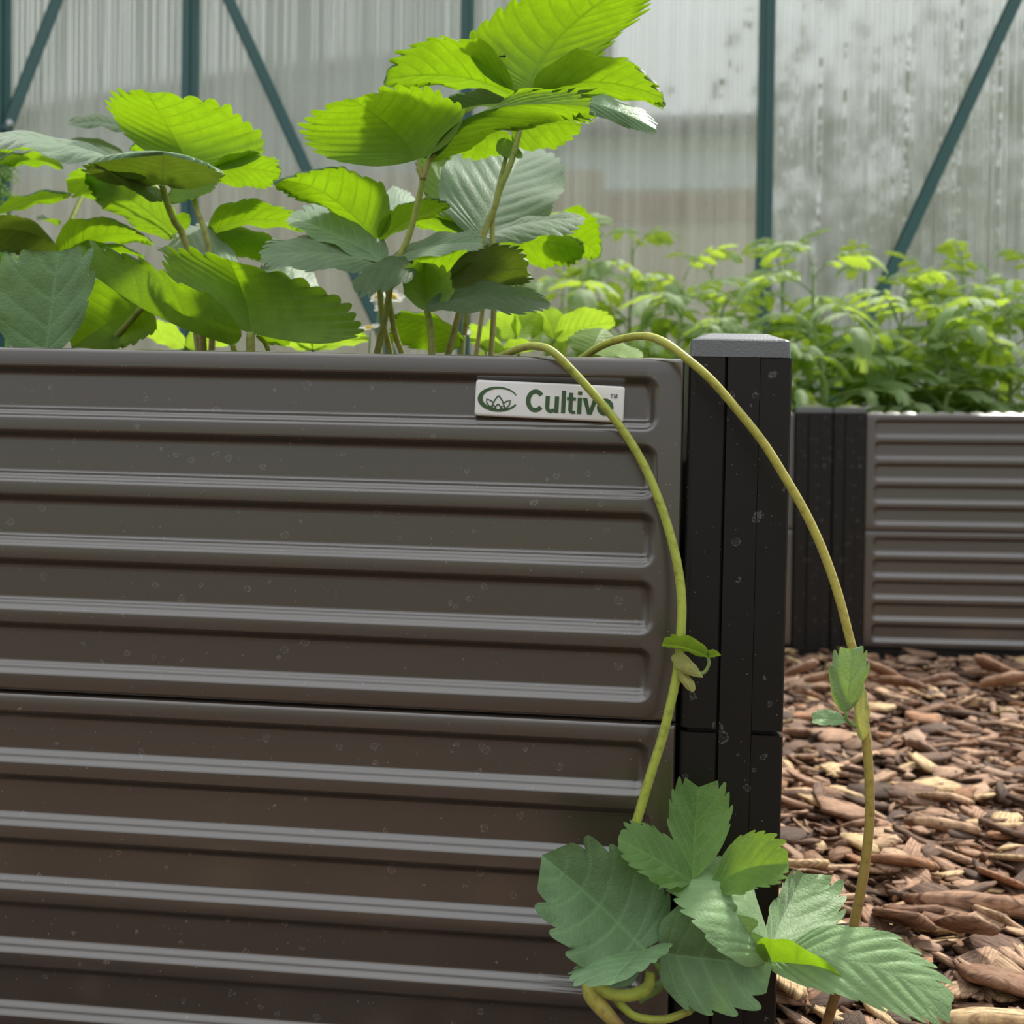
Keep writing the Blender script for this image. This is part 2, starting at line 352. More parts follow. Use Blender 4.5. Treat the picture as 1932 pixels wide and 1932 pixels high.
# ---- bark chips on the path
def chip_arrays(seed, kind):
    r = np.random.default_rng(seed); n = 8
    Ln, Wd, Th = {0: (1.0, 0.44, 0.085), 1: (1.0, 0.28, 0.08), 2: (1.0, 0.66, 0.09), 3: (1.0, 0.13, 0.08)}[kind]
    th = np.linspace(0, 2*math.pi, n, endpoint=False)+r.uniform(-0.25, 0.25, n)
    sq = 0.62+0.55*r.random(n)
    x = 0.5*Ln*np.sign(np.cos(th))*np.abs(np.cos(th))**0.7*sq; y = 0.5*Wd*np.sign(np.sin(th))*np.abs(np.sin(th))**0.75*(0.8+0.4*r.random(n))
    bow = r.uniform(-0.45, 0.5); tw = r.uniform(-0.25, 0.25)
    def zz(x, y): return -bow*x*x*0.8 + tw*x*y*1.2
    ztop = Th*(0.35+0.3*r.random(n))
    V = [(x[i]*0.9, y[i]*0.85, zz(x[i], y[i])-Th*0.5) for i in range(n)]
    V += [(x[i], y[i], zz(x[i], y[i])+ztop[i]*0.2) for i in range(n)]
    V += [(x[i]*0.93+r.uniform(-.03,.03), y[i]*0.9, zz(x[i]*0.93, y[i]*0.9)+Th*(0.45+0.35*r.random())) for i in range(n)]
    V.append((r.uniform(-.1,.1), 0.0, Th*(0.35+0.4*r.random())))
    Fc = []
    for k in (0, 1):
        for i in range(n):
            j = (i+1) % n; a, b, c_, d = k*n+i, k*n+j, (k+1)*n+j, (k+1)*n+i; Fc += [(a, b, c_), (a, c_, d)]
    for i in range(n): Fc.append((2*n+i, 2*n+(i+1) % n, 3*n))
    for i in range(1, n-1): Fc.append((0, i+1, i))
    return np.array(V), np.array(Fc)
KINDS = [0, 0, 1, 1, 0, 2, 1, 2, 0, 3, 1, 0]
CH = [chip_arrays(100+i, KINDS[i]) for i in range(12)]
def rot(yaw, px_, py_):
    cy, sy = math.cos(yaw), math.sin(yaw); cp, sp = math.cos(px_), math.sin(px_); cq, sq_ = math.cos(py_), math.sin(py_)
    return np.array([[cy,-sy,0],[sy,cy,0],[0,0,1]])@np.array([[1,0,0],[0,cp,-sp],[0,sp,cp]])@np.array([[cq,0,sq_],[0,1,0],[-sq_,0,cq]])
def chip_mesh(name, V, Fc, uv, tone):
    me = bpy.data.meshes.new(name); n, f = len(V), len(Fc)
    me.vertices.add(n); me.vertices.foreach_set('co', V.astype(np.float32).ravel())
    me.loops.add(f*3); me.loops.foreach_set('vertex_index', Fc.astype(np.int32).ravel())
    me.polygons.add(f); me.polygons.foreach_set('loop_start', np.arange(0, f*3, 3, dtype=np.int32)); me.polygons.foreach_set('loop_total', np.full(f, 3, np.int32))
    me.update(calc_edges=True)
    a = me.attributes.new('tone', 'FLOAT', 'POINT'); a.data.foreach_set('value', tone.astype(np.float32))
    u = me.uv_layers.new(name='grain'); u.data.foreach_set('uv', uv[Fc.ravel()].astype(np.float32).ravel())
    me.materials.append(M['bark']); return me
TONES = (0.05,0.15,0.25,0.35,0.45,0.55,0.65,0.75,0.85,0.95)
TP = np.array([0.13,0.15,0.12,0.09,0.15,0.08,0.05,0.09,0.11,0.06]); TP /= TP.sum()
def beds_block(x, y):
    if y > 1.74: return True
    return x < 0.108 and 0.545 < y < 1.20
Vs, Fs, Us, Ts = [], [], [], []; nv = 0
def scatter(n, xr, yr, zr, lr):
    global nv
    k = 0
    while k < n:
        x = rng.uniform(*xr); y = rng.uniform(*yr)
        if beds_block(x, y): continue
        k += 1
        i = int(rng.integers(12)); V0, F0 = CH[i]; s = lr[0]+(lr[1]-lr[0])*rng.random()**1.8
        R = rot(rng.normal(-0.3, 0.85), rng.normal(0, 0.32), rng.normal(0, 0.22))
        W = (V0*s)@R.T+np.array([x, y, gz(y)+rng.uniform(*zr)])
        off = rng.uniform(0, 3, 2)
        Vs.append(W); Fs.append(F0+nv); Us.append(V0[:, :2]*s+off); Ts.append(np.full(len(V0), rng.choice(TONES, p=TP))); nv += len(V0)
scatter(2600, (0.08, 0.86), (0.5, 1.76), (0.0, 0.010), (0.022, 0.055))
scatter(4200, (0.08, 0.86), (0.5, 1.76), (0.008, 0.024), (0.014, 0.062))
scatter(900, (0.11, 0.45), (0.55, 1.0), (0.008, 0.02), (0.010, 0.022))
scatter(3000, (-1.2, 1.9), (-0.3, 1.76), (0.004, 0.014), (0.03, 0.055))
me = chip_mesh('bark_mulch', np.vstack(Vs), np.vstack(Fs), np.vstack(Us), np.concatenate(Ts))
link('bark_mulch', me, floor, 'stuff')
chip_meshes = []
for i in range(12):
    for tne in (TONES if KINDS[i] != 3 else TONES[::2]):
        if rng.random() < 0.72:
            V0, F0 = CH[i]; s = 0.045
            chip_meshes.append((i, chip_mesh('bark_chip', V0*s, F0, V0[:, :2]*s+rng.uniform(0, 3, 2), np.full(len(V0), tne))))
k = 0
while k < 300:
    y = 0.60+1.12*rng.random()**1.5; x = rng.uniform(0.115, 0.115+0.30*y+0.10)
    if beds_block(x, y) or x > 0.46*y+0.05: continue
    _, cm = chip_meshes[int(rng.integers(len(chip_meshes)))]
    o = link('bark_chip', cm, floor)
    s = rng.uniform(0.55, 1.25)*(0.85+0.3*(y > 0.9))
    o.matrix_local = Matrix.Translation((x, y, gz(y)+rng.uniform(0.018, 0.027))) @ Matrix(rot(rng.normal(-0.3, 0.6), rng.normal(0, 0.25), rng.normal(0, 0.18)).tolist()).to_4x4() @ Matrix.Diagonal((s, s, s, 1))
    k += 1
# a few special pieces that stand out: the long ridged strip, the broad reddish flake, the upright curled scrap, the heap by the far bed
def chip_at(px, py, L_, i, tone, yaw, rx=0.0, ry=0.0, z=0.03, sy=1.0):
    d = RM @ np.array([(px-CPX)/FPX, -(py-CPX)/FPX, -1.0]); p = CAM_POS+d*((z+NG+GS*(CAM_POS[1]-YN)-CAM_POS[2])/(d[2]-GS*d[1]))
    V0, F0 = CH[i]; o = link('bark_chip', chip_mesh('bark_chip', V0*L_*np.array([1, sy, 1]), F0, V0[:, :2]*L_+rng.uniform(0, 3, 2), np.full(len(V0), tone)), floor)
    o.matrix_local = Matrix.Translation(p) @ Matrix(rot(yaw, rx, ry).tolist()).to_4x4()
chip_at(1845, 1697, 0.105, 2, 0.25, -0.12, -0.25, 0, 0.03, 0.55)
chip_at(1700, 1620, 0.062, 0, 0.55, -0.25, -0.3, 0, 0.032)
chip_at(1705, 1735, 0.062, 5, 0.15, 2.0, 0.45, 0.25, 0.034, 0.8)
chip_at(1838, 1745, 0.052, 1, 0.15, 2.0, 0.7, 0.3, 0.04)
chip_at(1885, 1845, 0.075, 7, 0.15, -0.2, -0.2, 0.1, 0.03)
chip_at(1790, 1650, 0.028, 5, 0.65, 0.5, -0.3, 0, 0.034)
chip_at(1880, 1915, 0.085, 9, 0.65, 0.1, -0.1, 0, 0.03)
chip_at(1500, 1630, 0.06, 5, 0.65, 0.0, -0.35, 0, 0.03, 0.7)
chip_at(1600, 1690, 0.034, 0, 0.95, 0.2, -0.35, 0, 0.032)
chip_at(1490, 1850, 0.05, 0, 0.65, 1.4, 0.3, 0.2, 0.03)
chip_at(1775, 1500, 0.055, 1, 0.95, -0.3, -0.25, 0, 0.03)
chip_at(1780, 1550, 0.07, 9, 0.95, -0.35, -0.25, 0, 0.03)
for (px, py, L_, i, tne) in ((1655, 1262, 0.07, 5, 0.25), (1700, 1285, 0.07, 0, 0.15), (1880, 1258, 0.09, 7, 0.15), (1900, 1280, 0.08, 0, 0.25), (1760, 1280, 0.06, 2, 0.85), (1560, 1275, 0.07, 0, 0.35), (1510, 1262, 0.06, 5, 0.75)):
    chip_at(px, py, L_, i, tne, rng.normal(-0.3, 0.3), -0.4, rng.normal(0, .2), 0.05)

# ================================================================== raised beds
def smooth01(f): return f*f*(3-2*f)
def tier_grid(W, H, ends, D=0.0052):
    """ribbed sheet: local x from 0 (right end) to -W, z from 0 down to -H; five pressed-in pockets with rounded ends"""
    m = 0.0135
    fine = list(np.linspace(0, 0.0022, 4)) + list(np.linspace(0.0125, 0.026, 18))
    xs = [-v for v in fine] + [-W/2]
    xs += [-(W-v) for v in fine[::-1]] if ends else [-W]
    zs = [0.0, 0.0006, 0.0014, 0.0026]
    for i in range(5):
        T = (0.050+0.1865*i)*H; B = (0.2045+0.1865*i)*H
        zs += list(T+np.linspace(-0.0003, 0.0054, 9)) + list(np.linspace(T+0.0068, B-0.0085, 3)) + list(B-np.linspace(0.0078, -0.0003, 15))
    zs += [H-0.0026, H-0.0014, H-0.0006, H]
    zs = sorted(zs); nx, nz = len(xs), len(zs)
    V = np.zeros((nz, nx, 3))
    for a, z in enumerate(zs):
        for b, x in enumerate(xs):
            y = 0.0
            for i in range(5):
                T = (0.050+0.1865*i)*H; B = (0.2045+0.1865*i)*H
                if z < T or z > B: continue
                dx = -m-x
                if ends: dx = min(dx, x+W-m)
                if dx <= 0: continue
                dz = min(z-T, B-z); Rc = 0.0085; wz = 0.0052 if z-T < B-z else 0.0076
                ca, cb = max(0, Rc-dz), max(0, Rc-dx)
                d = Rc-math.hypot(ca, cb) if ca > 0 and cb > 0 else min(dx, dz)
                if d <= 0: continue
                w = (ca*wz+cb*0.0062)/(ca+cb+1e-9) if ca+cb > 0 else 0.0062
                f = min(1, d/w)
                if ca >= cb and z-T > B-z: q = 0.5*smooth01(2*f) if f < 0.5 else 0.5+0.5*smooth01(2*f-1)
                else: q = smooth01(f)
                y = D*q
            e = min(z, H-z, -x, (x+W) if ends else 1)
            if e < 0.0026: y += 0.0026-math.sqrt(max(0, 0.0026**2-(0.0026-e)**2))
            V[a, b] = (x, y, -z)
    Fc = [(a*nx+b, a*nx+b+1, (a+1)*nx+b+1, (a+1)*nx+b) for a in range(nz-1) for b in range(nx-1)]
    V = V.reshape(-1, 3); n = len(V)
    # returns at the rim so that the sheet has thickness
    rim = [b for b in range(nx)] + [a*nx+nx-1 for a in range(1, nz)] + [(nz-1)*nx+b for b in range(nx-2, -1, -1)] + [a*nx for a in range(nz-2, 0, -1)]
    V = np.vstack([V, V[rim]*[1, 0, 1]+[0, 0.012, 0]])
    k = len(rim)
    Fc += [(rim[i], n+i, n+(i+1) % k, rim[(i+1) % k]) for i in range(k)]
    Fc.append(tuple(n+i for i in range(k)))
    return V, Fc
def flip(Fc): return [tuple(reversed(f)) for f in Fc]

def scallop(x0, x1, z0, rise, y, pitch=0.028):
    n = int((x1-x0)/pitch*10); xs = np.linspace(x0, x1, n)
    up = [z0+rise*max(0.25, abs(math.sin(math.pi*(x-x0)/pitch))**0.5) for x in xs]
    V = [(x, y, z0-0.006) for x in xs]+[(x, y+(u-z0)*1.6, u) for x, u in zip(xs, up)]+[(x, y+(u-z0)*1.6+0.0015, u-0.0004) for x, u in zip(xs, up)]
    Fc = []
    for i in range(n-1):
        Fc += [(i, i+1, n+i+1, n+i), (n+i, n+i+1, 2*n+i+1, 2*n+i)]
    return V, Fc
def post_vf(x0, x1, yf, z0, z1, dep):
    """corner post: two broad faces either side of a shallow raised strip, with a deep groove on its left; quarter-round outer corners"""
    w = x1-x0; r = 0.0035
    def arc(cx, cy, a0, a1, n=5): return [(cx+r*math.cos(a), cy+r*math.sin(a)) for a in np.linspace(a0, a1, n)]
    P = arc(x0+r, yf+r, math.pi, 1.5*math.pi)
    g0, g1 = x0+w*0.345, x0+w*0.375; h0, h1 = x0+w*0.685, x0+w*0.692
    P += [(g0, yf), (g0+0.0002, yf+0.005), (g1-0.0002, yf+0.005), (g1, yf-0.0006), (h0, yf-0.0006), (h0+0.0001, yf+0.0008), (h1, yf+0.0002)]
    P += arc(x1-0.0012-0.0+0, yf+r*0.35, -math.pi/2, 0, 1)[:0]
    P += [(x1-0.001, yf), (x1, yf+0.001), (x1, yf+dep-0.003), (x1-0.003, yf+dep), (x0+0.003, yf+dep), (x0, yf+dep-0.003)]
    n = len(P); V = [(x, y, z0) for x, y in P]+[(x, y, z1) for x, y in P]
    Fc = [(i, (i+1) % n, n+(i+1) % n, n+i) for i in range(n)]+[tuple(range(n-1, -1, -1)), tuple(range(n, 2*n))]
    strip = box_vf(g1, h0, yf-0.0006, yf+0.004, z0-0.0028, z0)
    return [(V, Fc), strip]
def cap_vf(x0, x1, y0, y1, z0, hs, ht, inset):
    V = []
    t = 0.0008
    for z, d in ((z0, 0), (z0+hs*0.9, t), (z0+hs, t+0.0008), (z0+hs+ht*0.92, inset-0.001), (z0+hs+ht, inset+0.001)):
        r = 0.0022
        for cx, cy, a in ((x1-d-r, y1-d-r, 0), (x0+d+r, y1-d-r, 1), (x0+d+r, y0+d+r, 2), (x1-d-r, y0+d+r, 3)):
            for q in (0, 0.5, 1): V.append((cx+r*math.cos((a+q)*math.pi/2), cy+r*math.sin((a+q)*math.pi/2), z))
    Fc = [tuple(range(11, -1, -1))]
    for k in range(4):
        for i in range(12): Fc.append((k*12+i, k*12+(i+1) % 12, (k+1)*12+(i+1) % 12, (k+1)*12+i))
    Fc.append(tuple(range(48, 60))); return V, Fc

# ---- near bed. Its frame is racked a little: the long side drops 0.013 per unit to the right
O = U(1293, 676, YN); H = 0.2019; SL = -0.0165; VL = 0.009
def NB(P):
    P = np.asarray(P, float).reshape(-1, 3); Q = P.copy(); Q[:, 0] = O[0]+P[:, 0]+VL*P[:, 2]; Q[:, 1] = O[1]+P[:, 1]; Q[:, 2] = O[2]+P[:, 2]+SL*P[:, 0]; return Q
bed = thing('raised_bed', (O[0]-0.4, O[1], 0.0), 'near brown ribbed steel raised bed planted with strawberries, carrying the printed badge', 'raised bed', 'modular raised beds')
W = 1.15
for k in range(2):
    V, Fc = tier_grid(W, H-0.0012, False); mk('front_panel', NB(V+[0, 0, -k*H]), flip(Fc), M['panel'], bed, True)
V, Fc = scallop(-W, -0.006, -0.001, 0.0026, 0.0075); mk('liner_flange', NB(V), Fc, M['lip'], bed, True)
mk('top_lip', NB(box_vf(-W, -0.002, 0.0025, 0.014, -0.004, -0.0004)[0]), box_vf(0,1,0,1,0,1)[1], M['panel'], bed)
PW0, PW1, PD = 0.0024, 0.0575, 0.058
mk('corner_post', NB(join(post_vf(PW0, PW1, -0.0012, -H-0.0008, 0.0008, PD))[0]), join(post_vf(PW0, PW1, 0, 0, 1, PD))[1], M['post'], bed)
mk('corner_post', NB(join(post_vf(PW0-0.0002, PW1+0.0002, -0.0012, -2*H-0.02, -H-0.0035, PD))[0]), join(post_vf(PW0, PW1, 0, 0, 1, PD))[1], M['post'], bed)
mk('post_core', NB(box_vf(PW0+0.004, PW1-0.004, 0.004, PD-0.006, -H-0.012, -H+0.012)[0]), box_vf(0,1,0,1,0,1)[1], M['post'], bed)
V, Fc = cap_vf(0.0022, 0.0570, -0.0016, PD+0.001, 0.0010, 0.0100, 0.0048, 0.0115); mk('post_cap', NB(V), Fc, M['cap'], bed, False)
mk('base_skirt', NB(box_vf(-W, 0.002, 0.002, 0.02, -2*H-0.02, -2*H)[0]), box_vf(0,1,0,1,0,1)[1], M['post'], bed)
BD = 0.62
V, Fc = tier_grid(BD-0.06, H-0.0012, True)
for k in range(2):
    mk('side_panel', NB(np.column_stack([0.052-V[:, 1], BD-0.0-V[:, 0]*-1-0.0, V[:, 2]-k*H])), flip(Fc), M['panel'], bed, True)
    mk('back_panel', NB(box_vf(-W, 0.0, BD, BD+0.01, -k*H-H+0.001, -k*H)[0]), box_vf(0,1,0,1,0,1)[1], M['panel'], bed)
mk('corner_post', NB(join(post_vf(PW0, PW1, BD-0.03, -2*H-0.02, 0.0008, PD))[0]), join(post_vf(PW0, PW1, 0, 0, 1, PD))[1], M['post'], bed)
V, Fc = cap_vf(0.0022, 0.0570, BD-0.031, BD-0.03+PD, 0.0010, 0.0100, 0.0048, 0.0115); mk('post_cap', NB(V), Fc, M['cap'], bed)

# badge in the topmost pocket
badge = bpy.data.objects.new('name_badge', None); badge.parent = bed; badge.location = (0, 0, 0); col.objects.link(badge)
def bz(px, py): p = U(px, py, YN+0.002); return np.linalg.solve(np.array([[1, VL], [SL, 1]]), np.array([p[0]-O[0], p[2]-O[2]]))
BT, BTR, BB = bz(860+112/2.927, 580+398/2.927), bz(860+935/2.927, 580+437/2.927), bz(860+102/2.927, 580+597/2.927)
bu = (BTR-BT)/820.0; bv = (BB-BT)/200.0
def bp(X, Y, d): q = BT+bu*X+bv*Y; return (q[0], 0.0020-d, q[1])
def rrect(x0, x1, y0, y1, r, n=5):
    P = []
    for cx, cy, a in ((x1-r, y1-r, 0), (x0+r, y1-r, 1), (x0+r, y0+r, 2), (x1-r, y0+r, 3)):
        for q in np.linspace(0, 1, n): P.append((cx+r*math.cos((a+q)*math.pi/2), cy+r*math.sin((a+q)*math.pi/2)))
    return P
V = []; Fc = []; rings = [(0, -0.003), (0, 0.0), (2.5, 0.0006), (7, 0.0010), (14, 0.0011)]
for ins, d in rings:
    V += [bp(x, y, d) for x, y in rrect(ins, 820-ins, ins, 200-ins, 16)]
n = 20
for k in range(len(rings)-1):
    for i in range(n): Fc.append((k*n+i, k*n+(i+1) % n, (k+1)*n+(i+1) % n, (k+1)*n+i))
Fc.append(tuple((len(rings)-1)*n+i for i in range(n)))
mk('badge_plate', NB(V), Fc, M['badge'], badge, True)
TXT = 0.0013
def flat(name, polys, mat):
    V = []; Fc = []; TX = TXT
    for kind, pts in polys:
        n0 = len(V); TX += 0.00003
        if kind == 'p':
            V += [bp(x, y, TX) for x, y in pts]; V += [bp(x, y, TX-0.0004) for x, y in pts]; n = len(pts)
            Fc.append(tuple(n0+i for i in range(n))); Fc += [(n0+i, n0+n+i, n0+n+(i+1) % n, n0+(i+1) % n) for i in range(n)]
        else:                                  # strip: list of (outer, inner) pairs
            for a, b in pts: V += [bp(*a, TX), bp(*b, TX)]
            Fc += [(n0+2*i, n0+2*i+2, n0+2*i+3, n0+2*i+1) for i in range(len(pts)-1)]
    return mk(name, NB(V), Fc, mat, badge)
def ring(cx, cy, rx, ry, sx, sy, a0, a1, n=40):
    return ('s', [((cx+rx*math.cos(a), cy+ry*math.sin(a)), (cx+(rx-sx)*math.cos(a), cy+(ry-sy)*math.sin(a))) for a in np.linspace(math.radians(a0), math.radians(a1), n)])
def rect(x0, x1, y0, y1): return ('p', [(x0, y0), (x1, y0), (x1, y1), (x0, y1)])
def stroke(P, w):
    P = np.asarray(P, float); out = []
    for i in range(len(P)):
        t = P[min(i+1, len(P)-1)]-P[max(i-1, 0)]; t /= np.linalg.norm(t)+1e-9; nn = np.array([-t[1], t[0]])*w/2
        out.append((tuple(P[i]+nn), tuple(P[i]-nn)))
    return ('s', out)
BL = 164; XH = 74
flat('letter', [ring(335, 103, 52, 63, 25, 23, 38, 322)], M['print'])                                  # C
flat('letter', [rect(390, 413, XH, 130), rect(441, 464, XH, BL), ring(420.5, 130, 30.5, 36, 22, 19, 30, 180, 20)], M['print'])    # u
flat('letter', [rect(478, 501, 40, BL)], M['print'])                                                   # l
flat('letter', [rect(517, 540, 50, 146), rect(507, 556, XH, XH+17), ring(541, 140, 24, 25, 22, 19, 85, 180, 12), rect(538, 556, 147, BL)], M['print'])   # t
flat('letter', [rect(566, 589, XH, BL), rect(566, 589, 40, 59)], M['print'])                           # i
flat('letter', [('p', [(593, XH), (617, XH), (634, 136), (651, XH), (675, XH), (646, BL), (622, BL)])], M['print'])   # v
flat('letter', [ring(718, 119, 45, 47, 23, 21, 0, 360, 48)], M['print'])                               # o
flat('trade_mark', [rect(742, 759, 45, 48.5), rect(748.7, 752.3, 45, 67), rect(763, 766.3, 45, 67), rect(777, 780.3, 45, 67), ('p', [(763, 45), (767, 45), (773.5, 67), (769.8, 67)]), ('p', [(780.3, 45), (776.3, 45), (769.8, 67), (773.5, 67)])], M['print_grey'])
def ell(cx, cy, rx, ry, a): return (cx+rx*math.cos(a), cy+ry*math.sin(a))
eye = ('s', [(ell(128, 104, 112, 69, a), ell(138, 102, 95, 56, a)) for a in np.linspace(math.radians(24), math.radians(336), 60)])
def arch(x0, y0, xa, ya, x1, y1, bul):
    a = np.array([x0, y0]); b = np.array([xa, ya]); c_ = np.array([x1, y1]); out = []
    for p, q, s in ((a, b, -1), (b, c_, 1)):
        mid = (p+q)/2; t = q-p; nn = np.array([t[1], -t[0]])/np.linalg.norm(t)*bul
        out.append([(1-u)**2*p+2*u*(1-u)*(mid+nn)+u*u*q for u in np.linspace(0, 1, 8)])
    return out
logo = [eye]
for A in (arch(98, 150, 131, 84, 166, 150, 12), arch(112, 158, 131, 130, 151, 158, 5)):
    logo += [stroke(s, 7) for s in A]
logo += [stroke([(112, 158), (85, 148), (68, 128), (65, 106), (86, 112), (102, 122)], 7), stroke([(150, 160), (178, 150), (194, 130), (197, 108), (176, 114), (160, 124)], 7)]
logo += [stroke([(88, 150), (98, 138), (110, 140), (120, 158)], 6), stroke([(174, 152), (164, 140), (152, 142), (142, 158)], 6)]
flat('emblem', logo, M['print'])

tag(mk('potting_soil', NB(join([box_vf(-W, 0.0, 0.016, BD-0.002, -0.20, -0.055)])[0]), box_vf(0,1,0,1,0,1)[1], M['soil'], kind='stuff'), 'dark potting soil filling the near strawberry bed', 'soil')

# ---- far beds
fx = U(1634, 780.6, FY)[0]
def far_bed(x_post0, x_post1, panel_right, label, soil_label, wid):
    b = thing('raised_bed', ((x_post0+x_post1)/2, FY, FG), label, 'raised bed', 'modular raised beds')
    s = 1 if panel_right else -1
    V, Fc = tier_grid(wid, H-0.0012, True)
    x0 = x_post1+0.001+wid if panel_right else x_post0-0.001
    for k in range(2): mk('front_panel', V+[x0, FY, FZ-k*H], flip(Fc), M['panel_far'], b, True)
    xa, xb = (x0-wid, x0)
    Vs_, Fs_ = scallop(xa+0.004, xb-0.004, FZ-0.001, 0.0065, FY+0.006); mk('liner_flange', Vs_, Fs_, M['lip'], b, True)
    mk('corner_post', *join(post_vf(x_post0, x_post1, FY-0.002, FZ-2*H-0.02, FZ+0.0008, 0.058)), M['post'], b)
    V, Fc = cap_vf(x_post0, x_post1, FY-0.003, FY+0.057, FZ+0.001, 0.0095, 0.0062, 0.017); mk('post_cap', V, Fc, M['cap'], b)
    mk('base_skirt', *box_vf(min(xa, x_post0), max(xb, x_post1), FY-0.006, FY+0.02, FG-0.02, FZ-2*H-0.0005), M['post'], b)
    mk('back_panel', *box_vf(min(xa, x_post0), max(xb, x_post1), FY+0.66, FY+0.67, FG, FZ), M['panel_far'], b)
    for xe in ((x_post0+x_post1)/2, xb if panel_right else xa): mk('side_panel', *box_vf(xe-0.005, xe+0.005, FY+0.05, FY+0.66, FG, FZ-0.002), M['panel_far'], b)
    tag(mk('potting_soil', *box_vf(min(xa, x_post0)+0.04, max(xb, x_post1)-0.04, FY+0.016, FY+0.655, FG+0.05, FZ-0.05), M['soil'], kind='stuff'), soil_label, 'soil')
    return b
xm = U(1572, 780, FY)[0]; xl = U(1501, 780, FY)[0]
far_bed(xm+0.0008, fx, True, 'far ribbed raised bed of tomatoes, right of the paired black posts', 'dark soil under the tomatoes in the right far bed', 1.15)
far_bed(xl, xm-0.0008, False, 'far raised bed mostly hidden behind the near black post, left of the paired posts', 'dark soil under the tomatoes in the left far bed', 1.15)

# ================================================================== plants
def leaflet_vf(b, m, t, l, r, teeth=9, amp=0.07, quilt=0.006, camber=0.06, curl=0.0, seed=0, base_round=0.9, tip_pow=0.62, entire=0.25, wave=0.02, spt=8, cols=8, roll=0.0, tround=0.65, tdeep=5):
    """a toothed leaflet: midrib b-m-t, widest points l and r on either side; veins run from the midrib to the tooth tips"""
    rr = np.random.default_rng(seed)
    b, m, t, l, r = [np.asarray(v, float) for v in (b, m, t, l, r)]
    c = 2*m-0.5*(b+t)
    def mid(u): u = np.clip(u, 0, 1.08); return (1-u)**2*b+2*u*(1-u)*c+u*u*t
    Ln = np.linalg.norm(t-b)+1e-9
    SS = [0, .022, .07, .2, .38, .58, .78, .91, 1.0] if cols == 8 else [j/cols for j in range(cols+1)]
    th0 = 0.10; nrow = teeth*spt
    ths = np.concatenate([np.linspace(th0*math.pi*0.4, entire*math.pi, 5)[:-1], np.linspace(entire*math.pi, math.pi, nrow+1)])
    ph = np.concatenate([np.zeros(4)-1, np.linspace(0, teeth, nrow+1)])
    V = []; vein = []; Fc = []
    for side, Ept in ((0, l), (1, r)):
        E = (Ept-mid(0.55))*(1-0.7*amp); Wd = np.linalg.norm(E)
        N = np.cross(t-b, E) if side == 0 else np.cross(E, t-b); N /= np.linalg.norm(N)+1e-12
        n0 = len(V); w1, w2 = rr.uniform(0, 6, 2)
        for i, th in enumerate(ths):
            te = 0.5*(1-math.cos(th)); te = te**0.92
            s_ = math.sin(th); we = s_**(base_round if th < math.pi/2 else tip_pow)
            f = 0.0; vd = 0.35
            if ph[i] >= 0:
                q = ph[i] % 1.0
                if ph[i] >= teeth: q = 0
                jit = 0.75+0.5*abs(math.sin(7.3*int(ph[i])+w1))
                f = max(0.0, math.sin(math.pi*min(1, q**1.4)))**tround*amp*jit
                vd = min(abs(q-0.625), abs(q-0.625+1), abs(q-0.625-1))
                if ph[i] > teeth-0.5: f = max(f, amp*(0.55+0.45*(1-abs(ph[i]-teeth)/0.5)))
                if ph[i] > teeth-0.15: vd = 0.1
            dt = f*(0.75 if th < math.pi/2 else 0.9)*(0.4+0.8*te); dw = f*abs(math.sin(th))**0.35
            if ph[i] >= teeth: we = 0.0; dw = 0.0; dt = amp*1.15
            tm = max(te*0.22, te-0.36*min(1, we)) if we > 0 else te
            vs = math.exp(-(vd/0.07)**2)
            for j in range(cols+1):
                s = SS[j]
                g = s**tdeep; u = tm+(te-tm)*s**1.15+dt*g; w = we*s+dw*g
                p = mid(u)+w*E
                h = camber*4*s*(1-s*0.75)*0.6*Wd*min(1, we) + quilt*Ln*(0.5-math.exp(-(vd/0.22)**2))*math.sin(math.pi*min(1, s*1.05))*min(1, we*1.5) + curl*Wd*we*s**3
                h += wave*Ln*math.sin(5*u*math.pi+w2)*s*s*we
                p = p+N*h
                if roll and j >= cols-1:
                    mk_ = roll*min(1.0, max(0.0, (te-0.35)/0.3))
                    if j == cols-1: p = p-N*0.012*Ln*mk_
                    else:
                        inw = mid(0.5)-p; inw /= np.linalg.norm(inw)+1e-9
                        p = p+inw*mk_*Ln*(0.075+0.03*math.sin(4*th+w1))-N*0.05*Ln*mk_
                V.append(p); mr = math.exp(-(w*Wd/(0.011*Ln))**2); vein.append(min(1, max(0.9*mr, 0.75*vs*(1-0.5*s)) if ph[i] >= 0 else mr))
        k = cols+1; faces = []
        for i in range(len(ths)-1):
            for j in range(cols): faces.append((n0+i*k+j, n0+i*k+j+1, n0+(i+1)*k+j+1, n0+(i+1)*k+j))
        A = np.zeros(3)
        for fc in faces[::7]:
            p0, p1, p2, p3 = [V[q] for q in fc]; A += np.cross(p2-p0, p3-p1)
        if A.dot(N) < 0: faces = [tuple(reversed(fc)) for fc in faces]
        Fc += faces
    return V, Fc, vein

